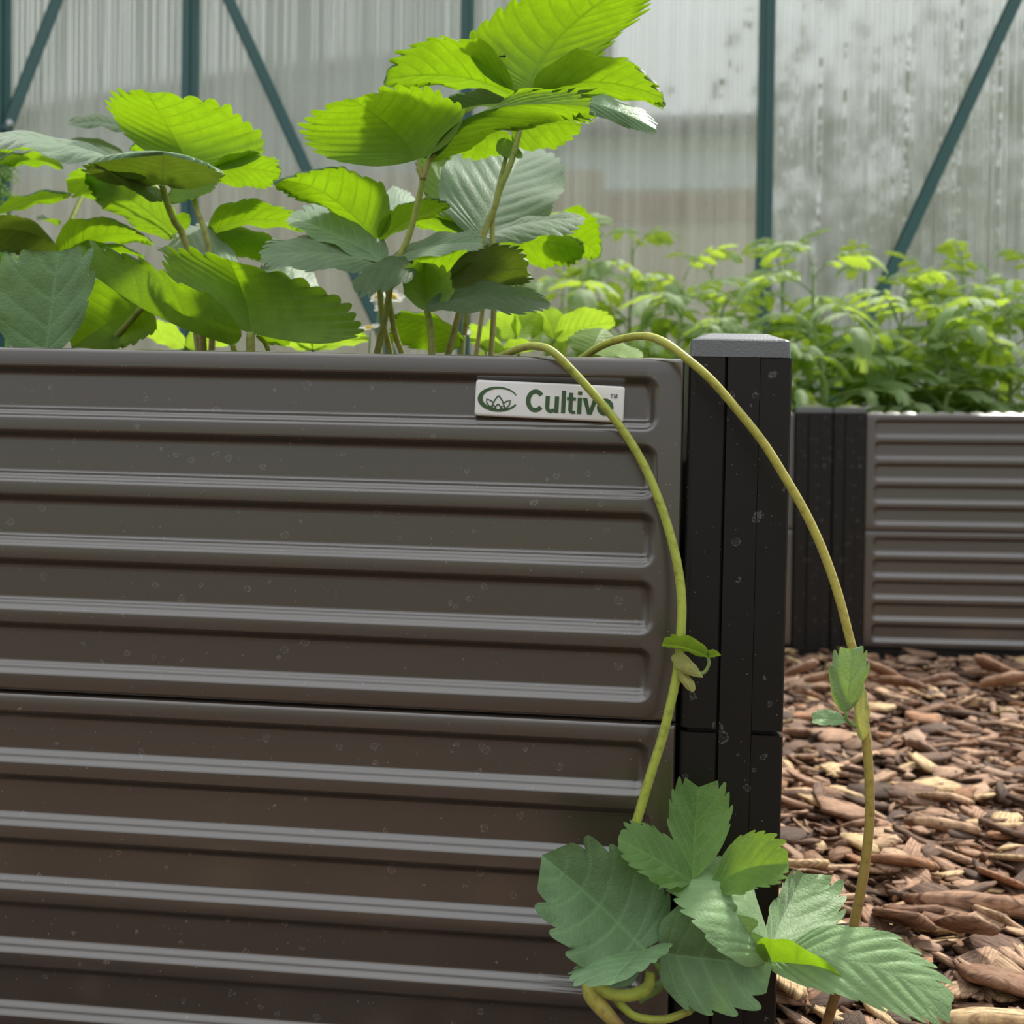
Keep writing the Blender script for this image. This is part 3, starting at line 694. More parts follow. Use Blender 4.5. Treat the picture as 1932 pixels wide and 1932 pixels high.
class Plant:
    def __init__(self, name, loc, label, cat='strawberry plant', group=None, kind='leaf', stem='stem'):
        self.o = thing(name, loc, label, cat, group); self.kind = kind; self.stem = stem; self.seed = int(rng.integers(1e6))
def P3(Z, p, dy): x, y = Z(p); return U(x, y, YN+dy*0.01)
def stalk(pl, Z, pts, r=0.0019, name='leaf_stalk', mat=None, r2=None, parent=None):
    """pts: (x, y, dy cm behind the front panel); runs on down into the soil if its end is near the rim"""
    P = [P3(Z, (p[0], p[1]), p[2]) for p in pts]
    V, Fc, tt = tube_vf(P, [r*0.9, r, (r2 or r*1.1)])
    return mk(name, V, Fc, mat or M[pl.stem], parent or pl.o, True, attrs={'along': tt})
def down(pl, Z, x, y, dy): return (x, y, dy)
def lf(pl, parent, Z, b, t, l, r, up=0, arch=None, m=None, mat=None, name='leaflet', **kw):
    for attempt in (0, 1):
        B, T, Lp, Rp = [P3(Z, (p[0], p[1]), p[2]) for p in (b, t, l, r)]
        view = CAM_POS-(B+T)/2; Nn = np.cross(T-B, Lp-Rp)
        if (Nn.dot(view) > 0) != bool(up): Lp, Rp = Rp, Lp; Nn = -Nn
        if attempt == 0 and Nn[2]/np.linalg.norm(Nn) < 0.08:          # a leaf keeps its upper face skywards: tilt it the other way
            d = l[2]-r[2]; l, r = (l[0], l[1], r[2]), (r[0], r[1], r[2]+d)
        else: break
    Nn = Nn/(np.linalg.norm(Nn)+1e-12)
    if m is not None: Mm = P3(Z, (m[0], m[1]), m[2])
    else: Mm = (B+T)/2+Nn*np.linalg.norm(T-B)*(0.06 if arch is None else arch)
    if not up and name == 'leaflet' and kw.get('teeth', 9) >= 9: kw.setdefault('roll', 0.5)
    pl.seed += 1; kw.setdefault('seed', pl.seed)
    V, Fc, vein = leaflet_vf(B, Mm, T, Lp, Rp, **kw)
    return mk(name, V, Fc, M[mat or pl.kind], parent, True, attrs={'vein': vein})
def base(px, dy): p = U(px, 668, YN+dy*0.01); return (p[0], YN+dy*0.01, O[2]-0.06)

# --- plant A: the left clump held high
A = Plant('strawberry_plant', base(395, 13), 'tall strawberry plant at left, its large glowing leaf standing above pale horizontal leaves')
s = stalk(A, Z1, [(985, 600, 15), (1000, 690, 14), (1020, 800, 13), (1075, 960, 13), (1110, 1200, 13), (1100, 1720, 13)], 0.0020)
lf(A, s, Z1, (1000, 610, 14.8), (770, 215, 13.5), (583, 345, 12), (1290, 455, 15.5), 0, m=(890, 410, 16.5), curl=0.10, camber=0.10, teeth=10)
lf(A, s, Z1, (1090, 620, 15), (1445, 625, 17), (1310, 515, 19), (1270, 705, 13), 0)
lf(A, s, Z1, (990, 650, 14), (910, 785, 12), (882, 710, 13), (1130, 690, 13), 0)
lf(A, s, Z1, (860, 560, 20), (690, 495, 24), (775, 460, 24), (790, 520, 20), 0)
s = stalk(A, Z1, [(845, 690, 9), (870, 780, 10), (910, 880, 11), (950, 945, 12), (1030, 1200, 12.5), (1070, 1720, 13)], 0.0024)
lf(A, s, Z1, (845, 690, 9), (850, 512, 4.5), (420, 590, 5.5), (1172, 632, 5.5), 0, m=(850, 560, 6), curl=-0.10, camber=0.12, teeth=11, mat='leaf_shaded')
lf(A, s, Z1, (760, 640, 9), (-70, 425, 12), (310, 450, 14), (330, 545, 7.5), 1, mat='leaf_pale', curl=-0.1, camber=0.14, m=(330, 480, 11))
lf(A, s, Z1, (820, 700, 9.5), (560, 610, 6), (560, 600, 9), (800, 760, 7), 0, teeth=5, curl=0.1, mat='leaf_shaded')
s = stalk(A, Z1, [(640, 560, 24), (800, 680, 22), (940, 960, 18), (1050, 1720, 14)], 0.0015)
lf(A, s, Z1, (720, 440, 26), (372, 375, 27), (520, 318, 30), (560, 384, 24), 1, curl=-0.15, camber=0.15)
lf(A, s, Z1, (650, 535, 24), (350, 460, 26), (500, 440, 29), (520, 508, 22), 1, curl=-0.1)
lf(A, s, Z1, (330, 600, 26), (10, 560, 28), (150, 518, 31), (180, 592, 24), 0)
lf(A, s, Z1, (200, 500, 28), (-20, 500, 30), (90, 470, 33), (90, 512, 27), 0)
s = stalk(A, Z1, [(905, 950, 16), (960, 1100, 15), (1060, 1720, 13)], 0.0016)
lf(A, s, Z1, (915, 950, 17), (470, 640, 20), (720, 610, 22), (640, 870, 16), 0, m=(690, 770, 19))
lf(A, s, Z1, (640, 700, 20), (372, 680, 22), (480, 606, 24), (500, 765, 18), 0, teeth=5, amp=0.08)
lf(A, s, Z1, (910, 930, 16), (960, 840, 15), (905, 870, 16), (985, 900, 15), 1, teeth=4)
s = stalk(A, Z1, [(1085, 955, 18), (1110, 1200, 16), (1090, 1720, 13)], 0.0017)
lf(A, s, Z1, (1085, 955, 18), (1565, 900, 21), (1290, 782, 24), (1340, 925, 15), 0, m=(1300, 870, 19.5), curl=0.06)
lf(A, s, Z1, (1110, 965, 18), (1440, 1010, 20), (1310, 925, 22), (1280, 1075, 15), 0)

# --- plant B: the low clump in front
Bp = Plant('strawberry_plant', base(470, 9), 'low strawberry plant at left whose cupped leaves nearly touch the bed rim')
s = stalk(Bp, Z1, [(1310, 1455, 8), (1305, 1500, 8), (1310, 1700, 8.5)], 0.0030)
lf(Bp, s, Z1, (1310, 1460, 8), (1200, 1095, 8.5), (878, 1105, 3.5), (1790, 1400, 5), 0, m=(1275, 1280, 9.5), curl=0.10, camber=0.06, teeth=10, base_round=0.75, entire=0.3)
lf(Bp, s, Z1, (1320, 1440, 13), (1650, 1260, 18), (1420, 1070, 19), (1560, 1330, 14), 1, mat='leaf_pale', teeth=6, amp=0.11)
lf(Bp, s, Z1, (1300, 1330, 10), (905, 1000, 15), (1110, 945, 17), (950, 1110, 12), 1, mat='leaf_pale', arch=0.1, camber=0.1)
s = stalk(Bp, Z1, [(1210, 1515, 8), (1240, 1600, 8.5), (1300, 1720, 9)], 0.0022)
lf(Bp, s, Z1, (1215, 1525, 8), (372, 1055, 5), (930, 1185, 9), (610, 1310, 4), 0, m=(760, 1340, 5), curl=0.12, camber=0.08, teeth=9)
lf(Bp, s, Z1, (1215, 1525, 8.5), (860, 1200, 8.5), (1010, 1240, 11), (1000, 1330, 8), 0, teeth=5, curl=-0.1, mat='leaf_shaded')
s = stalk(Bp, Z1, [(740, 1325, 11), (640, 1440, 12), (540, 1540, 12.5), (440, 1680, 13)], 0.0024)
lf(Bp, s, Z1, (745, 1320, 11), (395, 1520, 11), (455, 1190, 12), (740, 1500, 10), 0, m=(580, 1400, 12))
s = stalk(Bp, Z1, [(1340, 1470, 10), (1390, 1530, 10), (1430, 1700, 10)], 0.0016)
lf(Bp, s, Z1, (1345, 1480, 10), (1500, 1500, 12), (1420, 1450, 13), (1420, 1525, 9), 0, teeth=5)

# --- plant C: far left edge
Cp = Plant('strawberry_plant', base(85, 12), 'strawberry plant cut by left frame edge, one broad blue-green lobed leaf at the rim')
s = stalk(Cp, Z1, [(250, 1560, 3.5), (250, 1650, 4.0), (255, 1760, 5)], 0.0026)
lf(Cp, s, Z1, (235, 1590, 3.5), (300, 1075, 3.0), (-60, 1290, 2.8), (480, 1260, 2.8), 1, mat='leaf_shaded', teeth=4, amp=0.13, tround=0.6, tdeep=4, quilt=0.008, tip_pow=0.6, entire=0.3, arch=0.0, camber=0.03)
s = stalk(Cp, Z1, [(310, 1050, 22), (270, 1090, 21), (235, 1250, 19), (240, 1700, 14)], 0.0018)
lf(Cp, s, Z1, (300, 1015, 22), (-70, 930, 19), (70, 842, 22), (120, 1065, 18), 0, m=(130, 930, 21.5), mat='leaf_shaded')
lf(Cp, s, Z1, (320, 1058, 22), (770, 965, 22), (440, 855, 25), (590, 990, 19), 0, m=(540, 950, 23))
lf(Cp, s, Z1, (345, 1040, 23), (740, 1052, 26), (520, 985, 28), (570, 1047, 23), 0, camber=0.12)
lf(Cp, s, Z1, (290, 900, 26), (200, 870, 27), (230, 850, 28), (300, 870, 25), 0, teeth=4)
s = stalk(Cp, Z1, [(435, 730, 27), (365, 880, 25), (260, 1100, 22), (245, 1700, 15)], 0.0020)
lf(Cp, s, Z1, (-40, 855, 24), (348, 732, 24), (130, 735, 27), (160, 805, 22), 0)

# --- plant D: the two tall stalks in the middle
D = Plant('strawberry_plant', base(800, 11), 'tallest strawberry plant in the middle, top leaf reaching out of the picture')
s = stalk(D, Z2, [(757, 850, 8), (745, 920, 8.3), (690, 1130, 8.8), (620, 1290, 9), (580, 1500, 9.3), (538, 1690, 9.6), (525, 1760, 9.8)], 0.0021)
lf(D, s, Z2, (735, 765, 8), (430, 485, 7.5), (210, 690, 4.5), (862, 515, 8.5), 0, m=(600, 610, 9.3), curl=0.10, camber=0.10, teeth=10, base_round=0.85)
lf(D, s, Z2, (785, 772, 8), (1497, 505, 3.5), (1200, 438, 7.5), (1180, 645, 4.5), 0, m=(1010, 548, 5.0), camber=0.10, curl=0.05, teeth=10)
lf(D, s, Z2, (760, 760, 8.5), (800, 640, 11), (770, 680, 11), (812, 700, 9), 1, teeth=4)
V, Fc, tt = tube_vf([P3(Z2, p[:2], p[2]) for p in ((735, 765, 8), (742, 810, 8), (757, 860, 8))], [0.0012, 0.0016, 0.002]); mk('leaf_stalk', V, Fc, M['stem'], s, True, attrs={'along': tt})
V, Fc, tt = tube_vf([P3(Z2, p[:2], p[2]) for p in ((840, 700, 7.6), (785, 780, 8), (757, 860, 8))], [0.0014, 0.0017, 0.002]); mk('leaf_stalk', V, Fc, M['stem'], s, True, attrs={'along': tt})
s = stalk(D, Z2, [(1225, 610, 12), (1180, 780, 12), (1130, 900, 12), (1100, 1000, 12), (1060, 1090, 12), (980, 1330, 11.5), (880, 1690, 11), (862, 1760, 11)], 0.0022)
lf(D, s, Z2, (1260, 450, 12.5), (1720, -60, 12.5), (1045, 110, 14.5), (1680, 210, 10), 0, m=(1400, 190, 13.5), camber=0.10, curl=0.04, teeth=11, base_round=0.95)
lf(D, s, Z2, (1190, 462, 12.5), (607, 378, 10), (920, 215, 15), (900, 450, 8.5), 0, m=(930, 370, 12.5), curl=0.14, camber=0.12)
lf(D, s, Z2, (1285, 442, 12.5), (1885, 462, 13), (1590, 296, 16.5), (1690, 500, 10), 0, m=(1590, 395, 14), curl=0.14, camber=0.10)
lf(D, s, Z2, (1380, 465, 9), (1840, 600, 8), (1680, 468, 9.6), (1640, 575, 8), 1, mat='leaf_shaded', curl=-0.08)
lf(D, s, Z2, (1180, 500, 13), (828, 565, 14), (950, 444, 17), (1000, 530, 10), 0, mat='leaf_shaded')
s = stalk(D, Z2, [(1160, 740, 13), (1120, 900, 12.7), (1098, 1010, 12.5), (1090, 1110, 12.4), (1100, 1400, 12.2), (1085, 1690, 12), (1080, 1760, 12)], 0.0018)
lf(D, s, Z2, (1170, 640, 14), (890, 700, 16), (1010, 630, 18), (1120, 755, 13), 0, teeth=7)
lf(D, s, Z2, (1185, 640, 14), (1495, 595, 16), (1330, 555, 18), (1320, 725, 13), 0, teeth=7)
lf(D, s, Z2, (1150, 660, 13.5), (1190, 750, 12), (1110, 720, 12), (1230, 730, 13), 0, teeth=5)

# --- plant E: the lower leaves of the middle
E = Plant('strawberry_plant', base(720, 10), 'short strawberry plant between the tall middle stalks, with spreading grey-green leaves over the rim')
s = stalk(E, Z2, [(540, 1190, 11), (548, 1300, 10.8), (560, 1500, 10.6), (600, 1690, 10.4), (610, 1760, 10.4)], 0.0020)
lf(E, s, Z2, (530, 1150, 11), (62, 868, 10), (480, 838, 13), (300, 1015, 8.5), 0, m=(290, 930, 12), camber=0.07)
lf(E, s, Z2, (553, 1155, 11), (868, 985, 10.5), (650, 980, 13), (740, 1065, 9), 0)
lf(E, s, Z2, (545, 1060, 13), (715, 965, 17), (600, 912, 18), (650, 1000, 14), 1, mat='leaf_pale', arch=0.1)
lf(E, s, Z2, (575, 1260, 9), (135, 1050, 12), (420, 1010, 14), (290, 1170, 9), 1, mat='leaf_pale', m=(330, 1120, 11), camber=0.06)
lf(E, s, Z2, (560, 1265, 9), (22, 1225, 8), (220, 1142, 11), (260, 1300, 6), 1, mat='leaf_pale', camber=0.14, curl=-0.06)
s = stalk(E, Z2, [(595, 1250, 9.5), (590, 1400, 9.8), (625, 1600, 10.2), (655, 1690, 10.4), (660, 1760, 10.4)], 0.0020)
lf(E, s, Z2, (590, 1250, 9.5), (1002, 1165, 8.5), (850, 1126, 11), (850, 1232, 6.5), 1, mat='leaf_pale', camber=0.10)
lf(E, s, Z2, (720, 1270, 8), (440, 1330, 5), (600, 1242, 8), (610, 1395, 3.5), 1, camber=0.1, teeth=6, amp=0.09, arch=0.14)
s = stalk(E, Z2, [(775, 1480, 6.5), (792, 1560, 6.6), (800, 1690, 6.8), (800, 1760, 7)], 0.0022)
lf(E, s, Z2, (775, 1490, 6.5), (765, 1280, 7.5), (662, 1350, 6), (895, 1375, 6), 0, teeth=6, m=(770, 1390, 8.5), base_round=0.8)
lf(E, s, Z2, (775, 1470, 6.3), (1325, 1445, 5), (1060, 1360, 8), (1040, 1515, 3.5), 1, m=(1060, 1415, 7), camber=0.12, amp=0.085, quilt=0.012)
lf(E, s, Z2, (850, 1380, 10), (1240, 1290, 11), (1080, 1170, 13), (1130, 1390, 8), 0, mat='leaf_shaded')
lf(E, s, Z2, (850, 1380, 10), (1015, 1190, 11), (930, 1255, 12), (965, 1300, 9), 1, teeth=6)
s = stalk(E, Z2, [(950, 1610, 17), (945, 1690, 17), (940, 1760, 17)], 0.0020)
lf(E, s, Z2, (955, 1640, 17), (625, 1540, 17), (770, 1500, 20), (720, 1680, 14), 0, arch=0.1)

# --- plant F: the big round pale leaf behind
Fp = Plant('strawberry_plant', base(905, 22), 'strawberry plant behind the tall stalks with one large round pale leaf facing the camera')
s = stalk(Fp, Z2, [(1008, 1140, 19), (985, 1300, 20), (960, 1560, 21), (945, 1700, 22), (940, 1780, 22)], 0.0022)
lf(Fp, s, Z2, (1010, 1145, 19), (1250, 715, 27), (868, 790, 23), (1405, 985, 18), 1, mat='leaf_pale', m=(1120, 930, 22), teeth=10, amp=0.03, camber=0.05, quilt=0.005, tip_pow=0.6)
lf(Fp, s, Z2, (1015, 1150, 18), (1495, 1048, 16), (1290, 1035, 18), (1240, 1150, 14), 1, mat='leaf_pale', camber=0.12, curl=-0.1)
lf(Fp, s, Z2, (1008, 1145, 20), (790, 770, 26), (770, 960, 26), (960, 830, 24), 0)
s = stalk(Fp, Z2, [(1180, 1150, 26), (1080, 1300, 25), (1000, 1780, 23)], 0.0017)
lf(Fp, s, Z2, (1170, 1165, 26), (1515, 1195, 27), (1370, 1100, 30), (1310, 1285, 23), 0)
lf(Fp, s, Z2, (1390, 1080, 27), (1600, 1222, 28), (1540, 1020, 30), (1430, 1200, 25), 0, curl=0.1)
lf(Fp, s, Z2, (985, 1140, 23), (730, 1060, 25), (850, 1030, 28), (850, 1120, 21), 0)
lf(Fp, s, Z2, (1010, 1160, 22), (680, 1245, 26), (850, 1170, 29), (870, 1330, 21), 0)
lf(Fp, s, Z2, (1010, 1160, 21), (1200, 1180, 23), (1120, 1130, 26), (1100, 1240, 19), 0, teeth=6)

# --- small yellow-green alpine strawberries at the back of the bed, with white flowers
def fan(pl, s, Z, b, t, l, r, up=0, **kw): return lf(pl, s, Z, b, t, l, r, up, mat='leaf_lime', teeth=8, amp=0.05, entire=0.3, tip_pow=0.55, **kw)
def flower(pl, Z, c, dy, rad, ax):
    C0 = P3(Z, c, dy); ax = np.array(ax, float); ax /= np.linalg.norm(ax); u = np.cross(ax, [0.3, 0.2, 0.9]); u /= np.linalg.norm(u); w = np.cross(ax, u)
    st = mk('flower_stalk', *tube_vf([C0-ax*0.004, C0-[0, 0, 0.03], [C0[0], C0[1], O[2]-0.055]], 0.0008, 8, 6)[:2], M['stem_green'], pl.o, True)
    for k in range(5):
        a = 2*math.pi*k/5; d = u*math.cos(a)+w*math.sin(a); e = np.cross(ax, d)
        B0 = C0+d*rad*0.25; T0 = C0+d*rad+ax*0.15*rad
        V, Fc, vein = leaflet_vf(B0, (B0+T0)/2-ax*0.08*rad, T0, (B0+T0)/2+e*rad*0.42, (B0+T0)/2-e*rad*0.42, teeth=3, amp=0.0, quilt=0, spt=3, cols=2, tip_pow=0.6, base_round=0.7)
        mk('petal', V, Fc, M['petal'], st, True, attrs={'vein': [0]*len(V)})
    V, Fc, _ = tube_vf([C0-ax*0.1*rad, C0+ax*0.1*rad, C0+ax*0.3*rad], [rad*0.32, rad*0.34, rad*0.12], 5, 8); mk('flower_centre', V, Fc, M['yellow'], st, True)
K1 = Plant('alpine_strawberry', base(1020, 34), 'small yellow-green alpine strawberry at the back of the near bed, behind the runners', 'strawberry plant', None, 'leaf_lime', 'stem_green')
s = stalk(K1, Z2, [(1210, 1620, 32), (1215, 1700, 33), (1220, 1790, 34)], 0.0014)
fan(K1, s, Z2, (1210, 1620, 32), (1110, 1520, 34), (1080, 1610, 31), (1200, 1510, 35), 0)
fan(K1, s, Z2, (1212, 1620, 32), (1290, 1500, 35), (1200, 1520, 36), (1330, 1590, 31), 0)
s = stalk(K1, Z2, [(1390, 1625, 34), (1360, 1680, 34), (1330, 1790, 34)], 0.0016)
fan(K1, s, Z2, (1390, 1630, 34), (1335, 1495, 36), (1305, 1555, 34), (1430, 1520, 37), 0)
fan(K1, s, Z2, (1395, 1630, 34), (1665, 1550, 35), (1490, 1490, 38), (1530, 1615, 31), 0)
s = stalk(K1, Z2, [(1560, 1680, 28), (1500, 1720, 30), (1400, 1790, 33)], 0.0014)
fan(K1, s, Z2, (1560, 1700, 27), (1620, 1575, 30), (1455, 1630, 29), (1660, 1660, 29), 1)
fan(K1, s, Z2, (1560, 1690, 26), (1800, 1700, 24), (1680, 1650, 28), (1690, 1720, 22), 1)
s = stalk(K1, Z2, [(1150, 1670, 30), (1150, 1790, 32)], 0.0014)
fan(K1, s, Z2, (1150, 1680, 30), (1000, 1600, 31), (1040, 1570, 33), (1040, 1680, 28), 0)
fan(K1, s, Z2, (1150, 1690, 30), (1290, 1660, 31), (1190, 1630, 33), (1230, 1700, 28), 0)
flower(K1, Z2, (1185, 1500), 36, 0.011, (0.2, -0.5, 0.8)); flower(K1, Z2, (1010, 1590), 33, 0.010, (-0.2, -0.5, 0.8)); flower(K1, Z2, (1060, 1640), 33, 0.009, (0.1, -0.7, 0.7))
K2 = Plant('alpine_strawberry', base(600, 36), 'small yellow-green alpine strawberry showing behind the left rim, with white flowers', 'strawberry plant', None, 'leaf_lime', 'stem_green')
s = stalk(K2, ID, [(590, 655, 34), (592, 690, 35), (595, 720, 36)], 0.0015)
fan(K2, s, ID, (590, 660, 34), (520, 632, 36), (560, 620, 38), (540, 655, 31), 0)
fan(K2, s, ID, (592, 660, 34), (690, 638, 35), (620, 618, 38), (650, 656, 31), 0)
fan(K2, s, ID, (590, 660, 34), (590, 615, 37), (560, 640, 36), (625, 635, 36), 0)
s = stalk(K2, ID, [(350, 650, 30), (352, 690, 32), (360, 720, 34)], 0.0015)
fan(K2, s, ID, (350, 655, 30), (280, 620, 32), (320, 612, 34), (300, 650, 28), 0)
fan(K2, s, ID, (352, 655, 30), (430, 640, 32), (380, 618, 34), (400, 660, 28), 0)
flower(K2, Z2, (500, 1578), 36, 0.012, (-0.2, -0.35, 0.9)); flower(K2, Z2, (615, 1425), 36, 0.011, (0.3, -0.6, 0.7)); flower(K2, Z2, (570, 1470), 37, 0.010, (-0.3, -0.6, 0.7)); flower(K2, Z2, (540, 1425), 37, 0.008, (-0.4, -0.6, 0.6))
s = stalk(K2, Z2, [(640, 1560, 30), (650, 1640, 31), (668, 1760, 33)], 0.0022)

# --- feathery herb at the far left edge
hb = thing('feathery_herb', base(-20, 45), 'bright feathery fine-leaved herb at the left frame edge behind the strawberries', 'herb')
for (x, y, dy, ln, k) in ((0, 300, 42, 0.05, 0), (8, 345, 44, 0.055, 1), (20, 480, 42, 0.07, 2), (45, 505, 44, 0.075, 3), (5, 520, 40, 0.07, 4), (70, 525, 46, 0.06, 5), (-10, 430, 45, 0.06, 6)):
    c0 = P3(ID, (x, y), dy); rr = np.random.default_rng(k+50); parts = []
    ax = np.array([rr.uniform(-.3, .6), rr.uniform(-.3, .3), 0.6]); ax /= np.linalg.norm(ax); st = c0-ax*ln*0.5
    parts.append(tube_vf([[st[0]-0.01, st[1], O[2]-0.055], st-[0, 0, 0.02], st, c0+ax*ln*0.5], [0.0012, 0.001, 0.0005], 10, 5)[:2])
    for q in range(46):
        u = rr.random(); p = st+ax*ln*u; d = rr.normal(size=3); d -= ax*d.dot(ax)*0.6; d /= np.linalg.norm(d); L_ = ln*0.4*(1.1-u)
        e = p+d*L_+ax*L_*0.4; parts.append(tube_vf([p, (p+e)/2+[0, 0, 0.002], e], [0.0006, 0.0004, 0.0002], 4, 3)[:2])
        for g in range(3):
            p2 = p+(e-p)*rr.uniform(.3, .9); e2 = p2+rr.normal(size=3)*L_*0.22; parts.append(tube_vf([p2, (p2+e2)/2, e2], 0.0003, 3, 3)[:2])
    V, Fc = join(parts); mk('frond', V, Fc, M['leaf_lime'], hb, True, attrs={'vein': [0]*len(V)})

# --- the ant on the tall leaf
ap = P3(Z2, (1137, 272), 10.5)
ant = thing('ant', ap, 'tiny black ant on the edge of the upper middle strawberry leaf', 'insect')
def blob(c_, r_, sx=1.0): return tube_vf([c_-[r_*sx, 0, 0], c_-[r_*sx*0.6, 0, 0], c_, c_+[r_*sx*0.6, 0, 0], c_+[r_*sx, 0, 0]], [r_*0.15, r_*0.8, r_, r_*0.8, r_*0.15], 9, 8)[:2]
mk('body', *join([blob(ap+[0.0014, 0, 0.0003], 0.0009, 1.4), blob(ap, 0.0005, 1.5), blob(ap-[0.0013, 0, -0.0002], 0.0006, 1.1)]), M['black'], ant, True)
for k in range(6):
    sx = (-0.0006, 0.0, 0.0006)[k//2]; sg = 1 if k % 2 else -1
    mk('leg', *tube_vf([ap+[sx, 0, 0], ap+[sx*2, -0.0006, sg*0.0010], ap+[sx*3, 0, sg*0.0018]], 0.00014, 6, 5)[:2], M['black'], ant, True)

# --- runners hanging over the rim
def PO(p, off): return U(p[0], p[1], YN-off*0.01)
r1 = [(880,690,-6),(930,678,-3.5),(985,656,-1.0),(1020,654,0.3),(1046,666,0.9),(1085,705,1.0),(1130,755,1.1),(1175,812,1.2),(1211,870,1.3),(1240,935,1.5),(1262,1000,1.7),(1278,1065,1.9),(1286,1130,2.1),(1285,1190,2.3),(1279,1260,2.4),(1267,1320,2.6),(1250,1390,2.8),(1231,1450,3.0),(1213,1510,3.2),(1195,1570,3.4),(1170,1650,3.2),(1142,1740,3.0),(1122,1810,3.2),(1116,1860,3.6),(1128,1900,4.0)]
run1 = thing('strawberry_runner', PO((1020, 654), 0.3), 'left strawberry runner arching over the badge and ending in a young plantlet', 'runner', 'hanging strawberry runners')
V, Fc, tt = tube_vf([PO(p, p[2]) for p in r1], [0.0021, 0.0023, 0.0025, 0.0025, 0.0024], 120, 12)
mk('stolon', V, Fc, M['runner'], run1, True, attrs={'along': tt})
class Q: pass
R1 = Q(); R1.o = run1; R1.kind = 'leaf_young'; R1.stem = 'stem_green'; R1.seed = 11
def ZO(Z):
    return lambda p: Z(p)
# node leaf and bracts (offsets in front of the panel are negative dy)
s = stalk(R1, Z3, [(1345, 215, -2.8), (1350, 260, -2.9), (1320, 315, -3.0), (1270, 325, -3.0), (1200, 300, -2.8)], 0.0010, r2=0.0016)
lf(R1, s, Z3, (1350, 215, -2.8), (1060, 125, -3.4), (1220, 85, -2.2), (1180, 185, -4.0), 0, teeth=4, amp=0.10, camber=0.14)
lf(R1, s, Z3, (1345, 215, -2.8), (1422, 195, -3.0), (1360, 165, -2.6), (1400, 212, -3.3), 0, teeth=3)
for bb, tt_, l_, r_ in (((1150, 185, -2.8), (1312, 352, -3.2), (1140, 290, -3.0), (1235, 240, -3.0)), ((1150, 300, -2.8), (1243, 448, -3.1), (1170, 390, -2.9), (1245, 380, -2.9))):
    lf(R1, run1, Z3, bb, tt_, l_, r_, 1, mat='bract', name='bract', teeth=3, amp=0.0, camber=0.2, base_round=0.6, tip_pow=1.3)
# the plantlet
plantlet = bpy.data.objects.new('plantlet', None); plantlet.parent = run1; plantlet.location = Vector(PO((1290, 1720), 4.0))-run1.location; col.objects.link(plantlet)
def stk(pts, r, nm='leaf_stalk', mat='stem_green'):
    V, Fc, tt = tube_vf([PO(Z4(p[:2]), p[2]) for p in pts], r, None, 10); return mk(nm, V, Fc, M[mat], plantlet, True, attrs={'along': tt})
R1.kind = 'leaf_plantlet'
def pf(b, t, l, r, up=1, **kw):
    f = lambda p: (p[0], p[1], -p[2])
    if 'm' in kw: kw['m'] = f(kw['m'])
    return lf(R1, plantlet, Z4, f(b), f(t), f(l), f(r), up, **kw)
stk([(580, 780, 5.0), (640, 850, 4.8), (720, 980, 4.0), (790, 1050, 3.8)], [0.0013, 0.0016, 0.0018])
stk([(1108, 830, 5.2), (1000, 900, 4.6), (850, 1010, 4.0), (785, 1048, 3.8)], [0.0014, 0.0017, 0.0018])
stk([(800, 480, 4.3), (790, 560, 4.2), (770, 700, 4.0), (700, 900, 3.6), (560, 1000, 3.8)], [0.0018, 0.0024, 0.0028, 0.0028])
stk([(790, 1048, 3.8), (680, 1088, 4.0), (560, 1080, 4.1), (490, 1030, 4.2), (430, 960, 4.0), (400, 900, 3.8)], [0.0020, 0.0022, 0.0023], 'stolon', 'runner')
stk([(345, 890, 4.0), (360, 980, 4.4), (440, 1080, 4.8), (500, 1130, 5.0)], [0.0030, 0.0046, 0.0036, 0.002], 'crown', 'runner_red')
stk([(350, 900, 4.4), (420, 970, 4.6), (520, 985, 4.8), (600, 950, 4.8), (615, 880, 4.6)], [0.0024, 0.0030, 0.0032, 0.0026], 'crown_sheath', 'runner')
# leaf 1: big left leaflet, middle leaflet
pf((582, 785, 5.0), (180, 405, 5.6), (625, 455, 3.8), (330, 890, 7.0), 1, mat='leaf_shaded', m=(390, 590, 4.6), teeth=6, amp=0.12, base_round=0.7, camber=0.05, quilt=0.007, tip_pow=0.55)
pf((585, 788, 5.2), (450, 925, 7.2), (280, 880, 6.8), (705, 790, 6.0), 1, mat='leaf_shaded', teeth=6, amp=0.07, camber=0.1)
pf((660, 800, 4.6), (1105, 850, 5.4), (840, 575, 5.2), (850, 1065, 5.2), 1, m=(880, 825, 4.4), mat='leaf_shaded', teeth=5, amp=0.12, camber=0.12, curl=-0.05, base_round=0.7, tip_pow=0.6)
# leaf 2: folded leaflet, upright one, long right one
pf((1115, 835, 5.4), (815, 425, 3.0), (1010, 470, 2.4), (800, 690, 6.8), 1, m=(1010, 560, 4.6), teeth=8, amp=0.07, camber=0.14, quilt=0.012, base_round=0.9)
pf((1130, 790, 5.0), (1265, 482, 0.2), (1140, 590, 2.6), (1440, 650, 1.6), 1, teeth=5, amp=0.12, quilt=0.014, base_round=0.7, m=(1190, 640, 2.2))
pf((1120, 840, 5.2), (1860, 1000, 7.0), (1560, 690, 5.2), (1490, 1005, 7.4), 1, m=(1480, 830, 6.4), teeth=8, amp=0.075, camber=0.04, base_round=1.15, quilt=0.012)
# its rolled-up lower edge near the base, showing the bright underside
pf((1112, 840, 5.6), (1450, 905, 6.8), (1180, 745, 6.0), (1290, 850, 6.9), 0, teeth=3, amp=0.0, camber=0.05, base_round=0.8, mat='leaf', name='leaflet')
